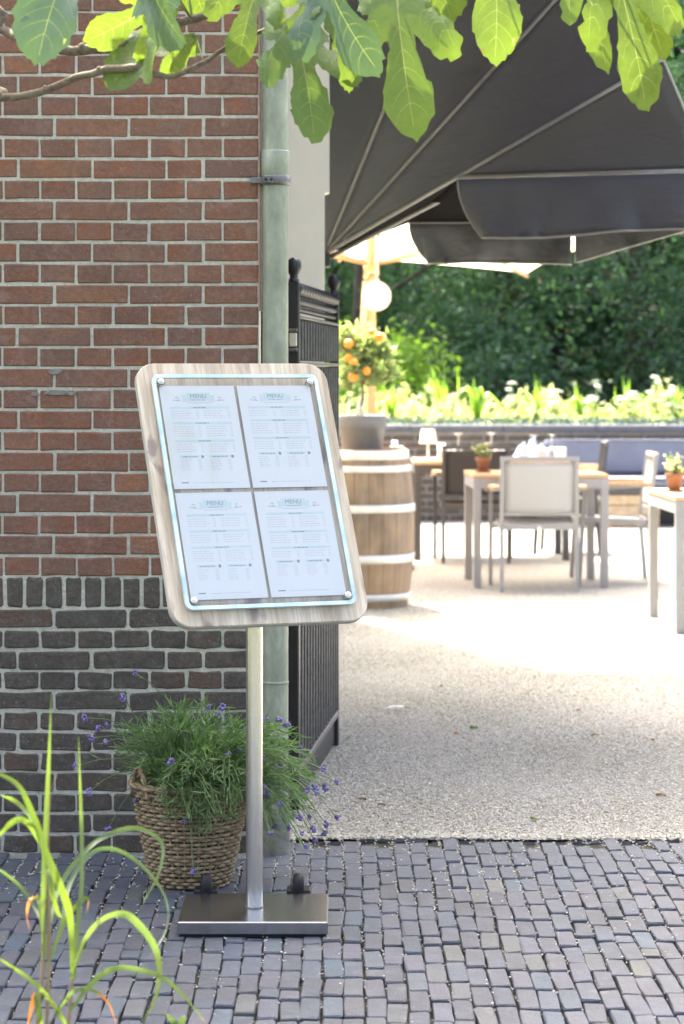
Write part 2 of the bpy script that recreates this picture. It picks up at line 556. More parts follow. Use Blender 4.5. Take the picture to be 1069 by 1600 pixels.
k = NT('fig_vein'); k.base((.2, .25, .09)); k.set(.5); k.translucent((.28, .32, .07), .55)
M['fig_vein'] = k.m
k = NT('reed_leaf')
v = k.coord('Object', (1, 1, 1)); n = k.noise(v, 5, 3, .5); r = k.rnd()
c = k.ramp(r, [(0, (.085, .14, .035)), (.35, (.13, .19, .035)), (.6, (.1, .155, .085)), (.85, (.15, .215, .04)), (1, (.11, .17, .1))])
c = k.mix(k.ramp(n, [(.35, (0, 0, 0)), (.7, (.4, .4, .4))]), c, (.17, .23, .06))
k.base(c); k.set(.4, 0, .4); k.translucent(k.mix(1, c, (1.35, 1.35, .55), 'MULTIPLY'), .36)
M['reed'] = k.m
k = NT('dry_reed'); k.base((.45, .2, .05)); k.set(.6); k.translucent((.6, .26, .06), .4)
M['reed_dry'] = k.m
M['reed_stem'] = simple('reed_stem', (.23, .17, .09), .6, 0, .3, 9)

k = NT('awning_fabric')
v = k.coord(); n = k.noise(v, 600, 2); n2 = k.noise(v, 1.5, 4)
c = k.ramp(n2, [(.3, (.128, .131, .138)), (.7, (.152, .155, .162))])
k.base(c); k.set(.75, 0, .3)
n4 = k.noise(k.coord('Object', (2.2, 2.2, 7)), 3.2, 4, .55, .8)
k.bump(n4, .22, .06)
k.translucent((.09, .08, .075), .12)
M['awning'] = k.m
M['underside_shade'] = simple('awning_underside_shade', (.014, .013, .013), 1, 0, .1, 4, 0, .02)  # awning underside: the shade inside is put into a near-black colour
M['awning_pipe'] = simple('awning_piping', (.33, .32, .29), .6, 0, .1, 20)
M['awning_rib'] = simple('awning_rib', (.34, .335, .32), .4, .4, .1, 20)
k = NT('cream_canvas'); k.base((.82, .74, .6)); k.set(.85, 0, .2); k.translucent((.86, .72, .52), .5)
M['canvas'] = k.m
k = NT('parasol_wood')
v = k.coord('Object', (12, 12, 1)); n = k.noise(v, 4, 5)
k.base(k.ramp(n, [(.3, (.42, .23, .1)), (.7, (.6, .37, .18))])); k.set(.5)
M['parasol_wood'] = k.m
M['rope'] = simple('rope', (.62, .52, .36), .9, 0, .1, 60)
k = NT('opal_glass'); k.base((.9, .9, .88)); k.set(.2, 0, .5); k.translucent((.9, .88, .84), .5)
M['opal'] = k.m
M['white_plastic'] = simple('white_plastic', (.82, .81, .76), .5, 0, .02, 10)
k = NT('lamp_shade'); k.base((.85, .82, .75)); k.set(.8); k.translucent((.85, .8, .7), .4)
M['shade'] = k.m
M['pot_grey'] = simple('grey_plastic_pot', (.15, .15, .155), .55, 0, .06, 12)
M['terracotta'] = simple('terracotta', (.24, .115, .065), .85, 0, .18, 25, .2)

k = NT('barrel_wood')
v = k.offset_vec(k.coord('Object', (7, 7, .8))); n = k.noise(v, 5, 6, .65); r = k.rnd()
st = k.ramp(k.noise(k.coord('Object'), 2.3, 3), [(.4, (0, 0, 0)), (.65, (.8, .8, .8))])
c = k.ramp(n, [(.3, (.1, .072, .05)), (.55, (.18, .135, .095)), (.8, (.27, .205, .145))])
c = k.mix(k.ramp(r, [(0, (0, 0, 0)), (1, (.55, .55, .55))]), c, (.24, .2, .165))
c = k.mix(st, c, (.4, .28, .17))
k.base(c); k.set(.8, 0, .2); k.bump(n, .25, .004)
M['barrel'] = k.m
M['hoop'] = simple('galvanised_hoop', (.62, .61, .57), .45, .3, .12, 8)
M['alu'] = simple('grey_aluminium', (.3, .295, .29), .45, .25, .05, 10)
M['alu_dark'] = simple('shaded_dark_aluminium', (.07, .068, .066), .5, .1, .08, 10)  # dark aluminium, deepened in colour for the parasol's shade
k = NT('textilene'); k.base((.50, .50, .49)); k.set(.75, 0, .25); k.translucent((.55, .55, .53), .3)
M['mesh_grey'] = k.m
k = NT('textilene_dark'); k.base((.055, .052, .05)); k.set(.75, 0, .25); k.translucent((.1, .09, .085), .12)
M['mesh_dark'] = k.m
k = NT('teak')
v = k.offset_vec(k.coord('Object', (1, 14, 14))); n = k.noise(v, 5, 5)
k.base(k.ramp(n, [(.3, (.42, .25, .12)), (.7, (.6, .41, .23))])); k.set(.55)
M['teak'] = k.m
M['cushion'] = simple('blue_grey_cushion', (.15, .165, .21), .9, 0, .08, 6, .1)
M['crate'] = simple('pale_crate_wood', (.47, .36, .22), .8, 0, .2, 14, .2)
M['coping'] = simple('coping_stone', (.085, .092, .112), .6, 0, .15, 9, .2)
M['glass_clear'] = M['acrylic']
k = NT('clear_glass')
fr = k.new('ShaderNodeLayerWeight'); fr.inputs['Blend'].default_value = .78
tr = k.new('ShaderNodeBsdfTransparent'); tr.inputs['Color'].default_value = (.93, .95, .96, 1)
gl = k.new('ShaderNodeBsdfPrincipled'); gl.inputs['Base Color'].default_value = (.92, .95, .97, 1); gl.inputs['Roughness'].default_value = .08; gl.inputs['Specular IOR Level'].default_value = .9
mx = k.new('ShaderNodeMixShader')
k.ln(fr.outputs['Facing'], mx.inputs[0]); k.ln(tr.outputs[0], mx.inputs[1]); k.ln(gl.outputs[0], mx.inputs[2]); k.ln(mx.outputs[0], k.out.inputs['Surface'])
M['glass'] = k.m
k = NT('blue_napkin'); k.base((.45, .54, .72)); k.set(.85); k.translucent((.5, .6, .8), .4)
M['napkin'] = k.m
M['linen'] = simple('white_linen', (.8, .8, .8), .8, 0, .03, 20)
M['edging'] = simple('edging_stone', (.17, .165, .175), .7, 0, .25, 18, .3)
M['lawn'] = simple('dark_lawn', (.05, .08, .03), .95, 0, .4, 2, .3)
M['litter'] = simple('dead_leaf', (.2, .12, .05), .8, 0, .3, 40)
M['roof'] = simple('roof_tile', (.12, .1, .09), .8, 0, .2, 5)


# ------------------------------------------------------------------ the ground
GB = 7.90                           # where paving ends and gravel begins
mb = MB(); mb.add([(-400, -400, -.03), (400, -400, -.03), (400, 400, -.03), (-400, 400, -.03)], [(0, 1, 2, 3)])
tag(mb.build('ground', M['lawn'], fix=False), kind='structure')
mb = MB(); mb.add([(-8, -6, -.017), (8, -6, -.017), (8, GB, -.017), (-8, GB, -.017)], [(0, 1, 2, 3)])
paving = tag(mb.build('pavement', M['soil'], fix=False), kind='structure')
mb = MB()
nx, ny = 60, 90
X = np.linspace(-9, 12, nx); Y = np.linspace(GB, 24.6, ny)
for j in range(ny):
    for i in range(nx):
        z = .006 * noise.noise(Vector((X[i] * 1.3, Y[j] * 1.3, 0))) + (-.006 if j == 0 else 0)
        mb.v.append((X[i], Y[j], z))
for j in range(ny - 1):
    for i in range(nx - 1):
        a = j * nx + i
        mb.f.append((a, a + 1, a + nx + 1, a + nx)); mb.s.append(True)
tag(mb.build('gravel_yard', M['gravel'], fix=False), kind='structure')


def pebbles(name, C, S, mat, kind=True, parent=None):
    """flattened eight-faced stones, C (n,3) resting points, S sizes"""
    n = len(C)
    base = np.array([[1, 0, 0], [0, 1, 0], [-1, 0, 0], [0, -1, 0], [0, 0, 1], [0, 0, -1]], float)
    A = RNG.uniform(0, 2 * math.pi, n)
    P = base[None] * RNG.uniform(.65, 1.25, (n, 6, 1)) + RNG.normal(0, .18, (n, 6, 3))
    P *= np.array([1, .75, .5])
    ca, sa = np.cos(A)[:, None], np.sin(A)[:, None]
    x = P[:, :, 0] * ca - P[:, :, 1] * sa; y = P[:, :, 0] * sa + P[:, :, 1] * ca
    V = np.stack([x, y, P[:, :, 2]], 2) * S[:, None, None] * .5 + C[:, None, :]
    f = np.array([[0, 1, 4], [1, 2, 4], [2, 3, 4], [3, 0, 4], [1, 0, 5], [2, 1, 5], [3, 2, 5], [0, 3, 5]])
    F = (np.arange(n)[:, None, None] * 6 + f[None]).reshape(-1, 3)
    o = link(name, np_mesh(name, V.reshape(-1, 3), F, mat), parent)
    if kind: o['kind'] = 'stuff'
    return o


# loose stones over the gravel, dense near the paving
n1 = 100000
yy = GB + .02 + (RNG.random(n1) ** 1.3) * 8.5
xx = RNG.uniform(-.02, 1, n1) * (yy * .137 + .45) - .35
pebbles('loose_gravel', np.stack([xx, yy, RNG.uniform(.0, .004, n1)], 1), RNG.uniform(.005, .013, n1), M['pebble'])
bpy.data.objects['loose_gravel']['label'] = 'cream gravel stones spread over the yard'

# ------------------------------------------------------------------ pavers
def paver_mesh(seed, L=.2, W=.0462, T=.03, j=.003):
    r = random.Random(seed)
    out = []
    hx, hy = W / 2, L / 2
    c = .005
    ring = [(-hx + c, -hy), (hx - c, -hy), (hx, -hy + c), (hx, 0), (hx, hy - c), (hx - c, hy), (-hx + c, hy), (-hx, hy - c), (-hx, 0), (-hx, -hy + c)]
    ring = [(x + r.uniform(-j, j) * .6, y + r.uniform(-j, j)) for x, y in ring]
    m = MB()
    n = len(ring)
    vs = [(x, y, -T) for x, y in ring] + [(x, y, -.002 + r.uniform(-.002, .001)) for x, y in ring]
    vs += [(x * .9, y * .972, .0008 + r.uniform(-.0014, .0014)) for x, y in ring]
    fs = []
    for i in range(n):
        i2 = (i + 1) % n
        fs.append((i, i2, n + i2, n + i)); fs.append((n + i, n + i2, 2 * n + i2, 2 * n + i))
    fs.append(tuple(2 * n + i for i in range(n)))
    m.add(vs, fs, False)
    return m.mesh('paver', M['paver'])


pmesh = [paver_mesh(100 + i, L=.166 + .008 * (i % 3 == 0)) for i in range(14)] + [paver_mesh(200 + i, L=.078) for i in range(4)]
spots = []
pitch_x, pitch_y = .0495, .19
cols = int(4.4 / pitch_x)
for i in range(cols):
    x = -2.2 + i * pitch_x
    y = 2.4 + (i % 2) * pitch_y * .5 + random.uniform(-.03, .03)
    while y < GB - .05:
        half = random.random() < .05
        L = .078 if half else .168
        if y + L > GB - .018: break
        wob = .012 * noise.noise(Vector((x * .7, y * .9, 3)))
        spots.append((x + random.uniform(-.003, .003) + wob, y + L / 2, half))
        y += L + random.uniform(.015, .025)
vis = []
for s in spots:
    x, y, h = s
    px = 534.5 + x * FPX / y; py = 580 + EYE * FPX / y
    inn = -25 < px < 1095 and py < 1625
    hid = (270 < px < 515 and 1400 < py < 1465) or (px < 410 and y > 7.62)
    vis.append((0 if (inn and not hid) else 1, y, s))
vis.sort(key=lambda t: (t[0], t[1]))
rest = MB()
for q, (flag, y, (x, y_, h)) in enumerate(vis):
    me = pmesh[14 + random.randrange(4)] if h else pmesh[random.randrange(14)]
    z = random.uniform(-.0014, .0014) + .006 * noise.noise(Vector((x * 2, y_ * 2, 9)))
    rot = (random.gauss(0, .01), random.gauss(0, .014), random.gauss(0, .022) + (math.pi if random.random() < .5 else 0))
    if flag == 0 and q < 300 and not (x < -.26 and y_ > 7.6):
        link('paver', me, paving, (x, y_, z), rot)
    elif not (x < -.26 and y_ > 7.6) and y_ > 2.3 and abs(x) < 2.2:
        T = Matrix.LocRotScale(Vector((x, y_, z)), __import__('mathutils').Euler(rot), None)
        rest.add([T @ v.co for v in me.vertices], [tuple(p.vertices) for p in me.polygons])
ro = rest.build('paver_field', M['paver'], paving, fix=False); ro['kind'] = 'stuff'
# small stones kicked into the joints
nj = 13000
jx = np.round(RNG.uniform(-1.6, 1.6, nj) / pitch_x) * pitch_x + pitch_x * .5 + (-2.2 % pitch_x) + RNG.normal(0, .0045, nj)
jy = GB - .04 - np.abs(RNG.normal(0, .95, nj))
keep = (jy > 5.2) & ~((jx < -.25) & (jy > 7.6))
jx, jy = jx[keep], jy[keep]
pebbles('joint_gravel', np.stack([jx, jy, RNG.uniform(-.006, .001, len(jx))], 1), RNG.uniform(.003, .0095, len(jx)), M['pebble'])
bpy.data.objects['joint_gravel']['label'] = 'pale gravel stones caught in the paving joints'
# stones scattered on top and the loose heap at the foot of the downpipe
np_ = 420
px_ = RNG.uniform(-1.2, 1.4, np_); py_ = GB - np.abs(RNG.normal(0, .55, np_)) - .03
pebbles('scattered_gravel', np.stack([px_, py_, np.full(np_, .006)], 1), RNG.uniform(.004, .011, np_), M['pebble'])
bpy.data.objects['scattered_gravel']['label'] = 'stray gravel stones lying on top of the pavers'
# edging stones between paving and gravel
x = -.32
while x < 2.2:
    L = random.uniform(.16, .24)
    m = MB(); m.box(-L / 2, L / 2, -.018, .018, -.06, -.007, .005)
    link('edging_stone', m.mesh('edging_stone', M['paver']), paving, (x + L / 2, GB + .006 + random.uniform(-.006, .006) + .008 * noise.noise(Vector((x * 2, 0, 0))), random.uniform(-.006, .003)), (random.gauss(0, .05), random.gauss(0, .02), random.gauss(0, .025)))
    x += L + random.uniform(.004, .012)
ne = 4200
ex = RNG.uniform(-.3, 2.2, ne); ey = GB + .004 + RNG.normal(0, .02, ne) + np.array([.03 * noise.noise(Vector((x_ * 2.3, 5, 0))) for x_ in ex])
pebbles('edge_gravel', np.stack([ex, ey, RNG.uniform(.0, .006, ne)], 1), RNG.uniform(.006, .015, ne), M['pebble'])
bpy.data.objects['edge_gravel']['label'] = 'gravel stones spilling over the edge of the paving'

# ------------------------------------------------------------------ the brick building
WY = 7.65; WX = -.25
bld = tag(empty('brick_building', (-3.2, WY, 0)), 'old red brick building with dark plinth bricks, left of the yard entrance', 'building')
def w2b(p): return (p[0] + 3.2, p[1] - WY, p[2])


def bbuild(mb, name, mat, parent=bld, fix=True):
    mb.v = [w2b(p) for p in mb.v]
    return mb.build(name, mat, parent, fix=fix)


m = MB(); m.box(-2.2, WX + .001, WY + .0022, WY + .2, -.05, 2.75)
wallp = bbuild(m, 'front_wall', M['mortar'])
m = MB()
m.box(-7, -2.2, WY, WY + .2, -.05, 5.4); m.box(-2.2, WX, WY, WY + .2, 2.75, 5.4)
bbuild(m, 'outer_wall', M['far_brick'])
m = MB(); m.box(-7, -.36, WY + .2, 15.62, -.05, 5.4)
bbuild(m, 'side_wall', M['far_brick'])
m = MB(); m.box(-7.2, .42, WY + .0, 15.4, 5.4, 5.6)  # unseen roof, its overhang and edges shaped to shade the yard
bbuild(m, 'roof', M['roof'])


def brick_mesh(seed, L, H, mat, j=.0022, rnd=.006):
    r = random.Random(seed)
    hx, hz = L / 2, H / 2
    c = rnd
    ring = [(-hx + c, -hz), (0, -hz), (hx - c, -hz), (hx, -hz + c), (hx, hz - c), (hx - c, hz), (0, hz), (-hx + c, hz), (-hx, hz - c), (-hx, -hz + c)]
    ring = [(x + r.gauss(0, j * .7), z + r.gauss(0, j)) for x, z in ring]
    n = len(ring)
    m = MB()
    vs = [(x, .03, z) for x, z in ring] + [(x, .0012, z) for x, z in ring] + [(x - math.copysign(min(.004, abs(x)), x), -.001 + r.uniform(-.0012, .0008), z * .87) for x, z in ring]
    fs = []
    for i in range(n):
        i2 = (i + 1) % n
        fs.append((i, i2, n + i2, n + i)); fs.append((n + i, n + i2, 2 * n + i2, 2 * n + i))
    fs.append(tuple(2 * n + i for i in range(n)))
    m.add(vs, fs)
    return m.mesh('brick', mat)


cache = {}
def brick(kind, L, H, mat, x, z, par=wallp):
    key = (kind, random.randrange(9))
    if key not in cache:
        cache[key] = brick_mesh(hash(kind) % 1000 * 0 + len(cache) * 7 + 3, L, H, M[mat], .0006 if mat == 'brick_red' else .0016, .0022 if mat == 'brick_red' else .0055)
    o = link('brick', cache[key], par, w2b((x + random.uniform(-.001, .001), WY + random.uniform(-.0015, .0012), z + random.gauss(0, .0009))), (0, random.gauss(0, .006 if mat == 'brick_red' else .013), 0))
    return o


Z_ROW0, Z_ROW1 = .7325, .826
HP, SP = .1095, .222
LEFT = -1.2


def course(z, H, k, mat):
    """one course laid from the right-hand corner; k odd: headers"""
    pre = mat
    if k % 2 == 0:                       # headers
        x = WX - .002
        first = True
        while x > LEFT:
            L = .1 + (0.0 if not first else .002)
            brick(pre + '_header', .1015, H, mat, x - .05, z)
            x -= HP + random.uniform(-.001, .001)
            first = False
    else:
        x = WX - .002
        brick(pre + '_closer', .158, H, mat, x - .079, z); x -= .158 + .0105
        if k % 4 == 3:
            brick(pre + '_header', .1015, H, mat, x - .05, z); x -= HP
        while x > LEFT:
            brick(pre + '_stretcher', .2138, H, mat, x - .106, z)
            x -= SP + random.uniform(-.002, .002)


pitch = .0625
kk = 0; z = Z_ROW1 + .004
while z < 2.62:
    course(z + .0265, .0538, kk, 'brick_red'); z += pitch; kk += 1
x = WX - .002
while x > LEFT:                         # the rowlock course
    brick('rowlock', .0475, .088, 'brick_dark', x - .024, (Z_ROW0 + Z_ROW1) / 2 - .001); x -= .0585 + random.uniform(-.001, .001)
kk = 1; z = Z_ROW0 - .0085
dpitch = .061
while z > .02:
    course(z - .025, .0505, kk, 'brick_dark'); z -= dpitch; kk += 1

# blobs of repair mortar smeared on the wall
for (px, py, w, h) in ((87, 581, 13, 6), (88, 614, 24, 5), (112, 615, 9, 4), (55, 616, 7, 4)):
    p = at(px, py, WY); r = random.Random(px)
    ring = [(p.x + math.cos(a * .5236) * w / 523 * r.uniform(.8, 1.15), p.z + math.sin(a * .5236) * h / 523 * r.uniform(.75, 1.2)) for a in range(12)]
    m = MB(); m.add([(x, WY + .003, z) for x, z in ring] + [(p.x + (x - p.x) * .8, WY - .004, p.z + (z - p.z) * .75) for x, z in ring],
                    [(i, (i + 1) % 12, 12 + (i + 1) % 12, 12 + i) for i in range(12)] + [tuple(12 + i for i in range(12))])
    bbuild(m, 'mortar_patch', M['patch'], wallp)

# cream painted timber on the yard side of the building
prof_ = [(-.42, 0), (-.072, 0), (-.072, 2.17), (-.052, 2.175), (-.052, 5.38), (-.42, 5.38)]
m = MB(); m.add([(x, 10.5, z) for x, z in prof_] + [(x, 10.62, z) for x, z in prof_], [tuple(range(6)), tuple(range(6, 12))] + [(i, (i + 1) % 6, 6 + (i + 1) % 6, 6 + i) for i in range(6)])
bbuild(m, 'cream_corner_board', M['cream'])
m = MB(); m.box(-.36, -.12, 10.63, 15.3, 0, 5.3)
bbuild(m, 'cream_side_panel', M['cream'])
m = MB(); m.box(WX + .003, WX + .013, WY + .02, WY + .06, 1.62, 4.6, .002)
bbuild(m, 'cream_batten', M['cream'])
m = MB(); m.box(WX + .0005, WX + .0055, WY - .002, WY + .016, 1.62, 4.6, .001)
bbuild(m, 'rusty_strip', simple('rusty_strip', (.34, .2, .13), .8, 0, .3, 30))

# ------------------------------------------------------------------ downpipe
PXc = -.199; PYc = 7.655
dp = tag(empty('downpipe', (PXc, PYc, 0)), 'weathered grey green zinc downpipe at the corner of the brick wall', 'downpipe')
m = MB(); m.lathe([(.0385, .14), (.0385, 2.0), (.0385, 5.3)], 32); m.build('pipe', M['zinc'], dp)
m = MB(); m.lathe([(.0395, -.01), (.043, 0), (.043, .13), (.0425, .145), (.038, .15)], 28); m.build('pipe_foot', M['pipe_foot'], dp)
m = MB(); m.lathe([(.0386, 2.005), (.0425, 2.01), (.0425, 2.095), (.0405, 2.1), (.0386, 2.1)], 32); m.build('sleeve', M['zinc'], dp)
m = MB(); m.lathe([(.0426, 1.995), (.0455, 1.997), (.0455, 2.022), (.0426, 2.024)], 32); m.box(-.075, -.03, -.02, .03, 2.0, 2.018, .002); m.box(-.034, -.004, -.062, -.042, 1.998, 2.022, .003)
br = m.build('bracket', M['black_rail'], dp)
for sx in (-.027, -.010):
    m = MB(); m.ball((sx, -.062, 2.01), .0055, 8, 6); m.build('bolt', M['black_iron'], br)
m = MB(); m.lathe([(.0386, .505), (.0402, .507), (.0402, .513), (.0386, .515)], 28); m.build('seam', M['zinc'], dp)

# ------------------------------------------------------------------ iron gate
G0 = Vector((-.158, 8.4, 0)); G1 = Vector((-.031, 9.85, 0))
gt = (G1 - G0); glen = gt.length; gang = math.atan2(gt.y, gt.x)
gate = tag(empty('iron_gate', G0, gang), 'open black iron gate with ball finials and twisted top rail beside the downpipe', 'gate')


def gpost(name, x, w, h, par=gate, mat=M['black_iron']):
    m = MB(); m.box(x - w / 2, x + w / 2, -w / 2, w / 2, -.005, h, .004)
    return m.build(name, mat, par)


for x in (0, glen):
    p = gpost('post', x, .037, 1.735)
    m = MB(); m.lathe([(.018, 1.735), (.017, 1.742), (.013, 1.746), (.0145, 1.7565), (.0205, 1.765), (.0245, 1.7775), (.0252, 1.787), (.0235, 1.798), (.0185, 1.806), (.011, 1.8115), (.001, 1.8135)], 16, (x, 0, 0)); m.build('finial', M['black_iron'], p)
def beads(z, r, n, name):
    m = MB(); pts = []; rads = []
    for i in range(n * 6 + 1):
        t = i / (n * 6)
        pts.append((.02 + t * (glen - .04), 0, z)); rads.append(r * (.66 + .34 * math.cos(2 * math.pi * i / 6)))
    m.tube(pts, rads, 10); m.build(name, M['black_iron'], gate)
beads(1.712, .024, 15, 'twisted_rail'); beads(1.672, .015, 22, 'twisted_rail'); beads(1.645, .011, 26, 'twisted_rail')
for z, h in ((1.622, .008), (1.468, .01), (.135, .02)):
    m = MB(); m.box(.0185, glen - .0185, -.02, .02, z - h, z + h * .2, .002); m.build('rail', M['black_rail'], gate)
m = MB(); m.box(.019, glen - .019, -.004, .004, .012, .114); m.build('kick_plate', M['black_iron'], gate)
nb = 15
for i in range(nb):
    x = .05 + (glen - .1) * i / (nb - 1)
    m = MB(); m.box(x - .008, x + .008, -.016, .016, .14, 1.455, .003); m.box(x - .008, x + .008, -.016, .016, 1.475, 1.61, .003)
    m.build('bar', M['gate_bar'], gate)
m = MB(); m.box(-.033, -.0186, -.013, .013, 1.52, 1.565, .003); lk = m.build('lock', M['lock_metal'], gate)
m = MB(); m.box(-.031, -.0187, -.015, .015, 1.568, 1.58, .003); m.build('lock_clasp', M['black_rail'], lk); m = MB(); m.box(-.031, -.0187, -.015, .015, 1.505, 1.517, .003); m.build('lock_clasp', M['black_rail'], lk)
hp = tag(empty('gate_post', (-.268, 8.42, 0)), 'black iron gate post with ball finial half hidden behind the downpipe', 'gate post')
m = MB(); m.box(-.026, .026, -.026, .026, -.005, 1.70, .004); m.build('post', M['black_iron'], hp)
m = MB(); m.lathe([(.024, 1.70), (.016, 1.712), (.016, 1.722), (.026, 1.735), (.029, 1.755), (.026, 1.775), (.014, 1.784), (.001, 1.786)], 16); m.build('finial', M['black_iron'], hp)
m = MB(); m.lathe([(.028, 1.60), (.034, 1.602), (.034, 1.628), (.028, 1.63)], 14); m.build('collar', M['black_iron'], hp)

# ------------------------------------------------------------------ menu stand
BYAW, BTILT = R(22.27), R(25.9)
BC = Vector((-.2294, 6.62, 1.1365))
ms = tag(empty('menu_stand', (-.229, 6.69, 0)), 'freestanding menu stand with four menu sheets on a tilted wooden board', 'menu stand')
# base plate
m = MB(); m.box(-.19, .193, -.18, .18, .006, .0395, .003); bp = m.build('base_plate', M['plate'], ms)
m = MB(); m.box(-.186, .189, -.176, .176, .0, .006); m.build('base_pad', M['rubber'], bp)
for cx in (-.137, .112):
    fork = MB()
    fork.box(cx - .032, cx + .032, .1815, .25, .03, .046, .003)
    fk = fork.build('caster', M['rubber'], ms)
    wm = MB()
    prof = []
    N = 20
    for xx_, rr in ((-.015, .028), (-.012, .036), (.0, .039), (.012, .036), (.015, .028)):
        for q in range(N):
            w = 2 * math.pi * q / N
            wm.v.append((cx + xx_, .212 + rr * math.cos(w), .049 + rr * math.sin(w)))
    for i in range(4):
        for q in range(N):
            wm.f.append((i * N + q, i * N + (q + 1) % N, (i + 1) * N + (q + 1) % N, (i + 1) * N + q)); wm.s.append(True)
    wm.f.append(tuple(range(N))); wm.s.append(False); wm.f.append(tuple(4 * N + q for q in range(N))); wm.s.append(False)
    wm.build('wheel', M['rubber'], fk)
m = MB(); m.lathe([(.0222, .0396), (.0222, .5435)], 40); m.lathe([(.0219, .543), (.0219, .547)], 40); m.lathe([(.0222, .5465), (.0222, .98)], 40); m.build('pole', M['steel'], ms)
m = MB(); m.lathe([(.0236, .0397), (.0236, .043), (.0223, .044)], 40); m.build('pole_ring', M['black_rail'], ms)
# tilted board, in its own local frame: x across, z up the board, -y towards the reader
rot = Matrix.Rotation(BYAW, 4, 'Z') @ Matrix.Rotation(-BTILT, 4, 'X')
board = link('board', None, ms)
bpy.data.objects.remove(board)


def rrect(w, h, r, n=8):
    pts = []
    for cx, cz, a0 in ((w / 2 - r, h / 2 - r, 0), (-w / 2 + r, h / 2 - r, 90), (-w / 2 + r, -h / 2 + r, 180), (w / 2 - r, -h / 2 + r, 270)):
        for i in range(n + 1):
            a = R(a0 + 90 * i / n); pts.append((cx + r * math.cos(a), cz + r * math.sin(a)))
    return pts


def slab(ring, y0, y1, faces='both', bev=0.0):
    m = MB(); n = len(ring)
    if bev:
        c = (sum(p[0] for p in ring) / n, sum(p[1] for p in ring) / n)
        inner = []
        for x, z in ring:
            d = math.hypot(x - c[0], z - c[1]); inner.append((c[0] + (x - c[0]) * (1 - bev / d), c[1] + (z - c[1]) * (1 - bev / d)))
        vs = [(x, y0, z) for x, z in inner] + [(x, y0 + bev, z) for x, z in ring] + [(x, y1, z) for x, z in ring]
        fs = [tuple(range(n))] + [(i, (i + 1) % n, n + (i + 1) % n, n + i) for i in range(n)] + [(n + i, n + (i + 1) % n, 2 * n + (i + 1) % n, 2 * n + i) for i in range(n)] + [tuple(2 * n + i for i in range(n))]
    else:
        vs = [(x, y0, z) for x, z in ring] + [(x, y1, z) for x, z in ring]
        fs = [tuple(range(n)), tuple(n + i for i in range(n))] + [(i, (i + 1) % n, n + (i + 1) % n, n + i) for i in range(n)]
    m.add(vs, fs); return m


BL = BC - Vector((-.229, 6.69, 0))
def on_board(o):
    o.location = BL; o.rotation_euler = rot.to_euler()
    return o


boardo = on_board(slab(rrect(.535, .735, .055), .014, .034, bev=.002).build('board', M['board'], ms))
e = slab(rrect(.5365, .7365, .0555), .0175, .0305).build('edge_band', M['board_edge'], boardo)
# acrylic cover with a bright rim
outer = rrect(.463, .655, .02, 6); inner = rrect(.443, .635, .013, 6); n = len(outer)
m = MB()
m.add([(x, -.003, z) for x, z in outer] + [(x, -.003, z) for x, z in inner] + [(x, .005, z) for x, z in outer] + [(x, .005, z) for x, z in inner],
      [(i, (i + 1) % n, n + (i + 1) % n, n + i) for i in range(n)] + [(i, (i + 1) % n, 2 * n + (i + 1) % n, 2 * n + i) for i in range(n)] +
      [(n + i, n + (i + 1) % n, 3 * n + (i + 1) % n, 3 * n + i) for i in range(n)] + [(2 * n + i, 2 * n + (i + 1) % n, 3 * n + (i + 1) % n, 3 * n + i) for i in range(n)])
cover = on_board(slab(rrect(.4425, .6345, .0128, 6), -.001, .002).build('acrylic_cover', M['acrylic'], ms))
m.build('rim', M['acrylic_edge'], cover)
for sx in (-1, 1):
    for sz in (-1, 1):
        q = MB()
        prof = [(.0095, .0139), (.0095, -.006), (.008, -.0085), (.0005, -.009)]
        N = 18
        for r_, y_ in prof:
            for a in range(N):
                w = 2 * math.pi * a / N
                q.v.append((sx * .2085 + r_ * math.cos(w), y_, sz * .3045 + r_ * math.sin(w)))
        for i in range(3):
            for a in range(N):
                q.f.append((i * N + a, i * N + (a + 1) % N, (i + 1) * N + (a + 1) % N, (i + 1) * N + a)); q.s.append(i != 0)
        q.build('standoff', M['steel'], cover)
# bracket behind the board
m = MB(); m.bar((0, .02, .97), (0, -.02, 1.08), .05, .02)
m.v = [(x, y - .02, z) for x, y, z in m.v]
m.build('board_bracket', M['rubber'], ms)


def word_line(mb, x0, x1, z, h, r, y):
    x = x0
    while x < x1:
        w = min(r.uniform(.004, .014), x1 - x)
        if w > .001:
            mb.add([(x, y, z), (x + w, y, z), (x + w, y, z + h), (x, y, z + h)], [(0, 1, 2, 3)])
        x += w + .0022


def text_mesh(txt, size):
    cu = bpy.data.curves.new('t', 'FONT'); cu.body = txt; cu.size = size; cu.align_x = 'CENTER'
    o = bpy.data.objects.new('t', cu); COL.objects.link(o)
    dg = bpy.context.evaluated_depsgraph_get()
    me = bpy.data.meshes.new_from_object(o.evaluated_get(dg))
    V = [tuple(v.co) for v in me.vertices]; F = [tuple(p.vertices) for p in me.polygons]
    bpy.data.objects.remove(o); bpy.data.curves.remove(cu); bpy.data.meshes.remove(me)
    return V, F


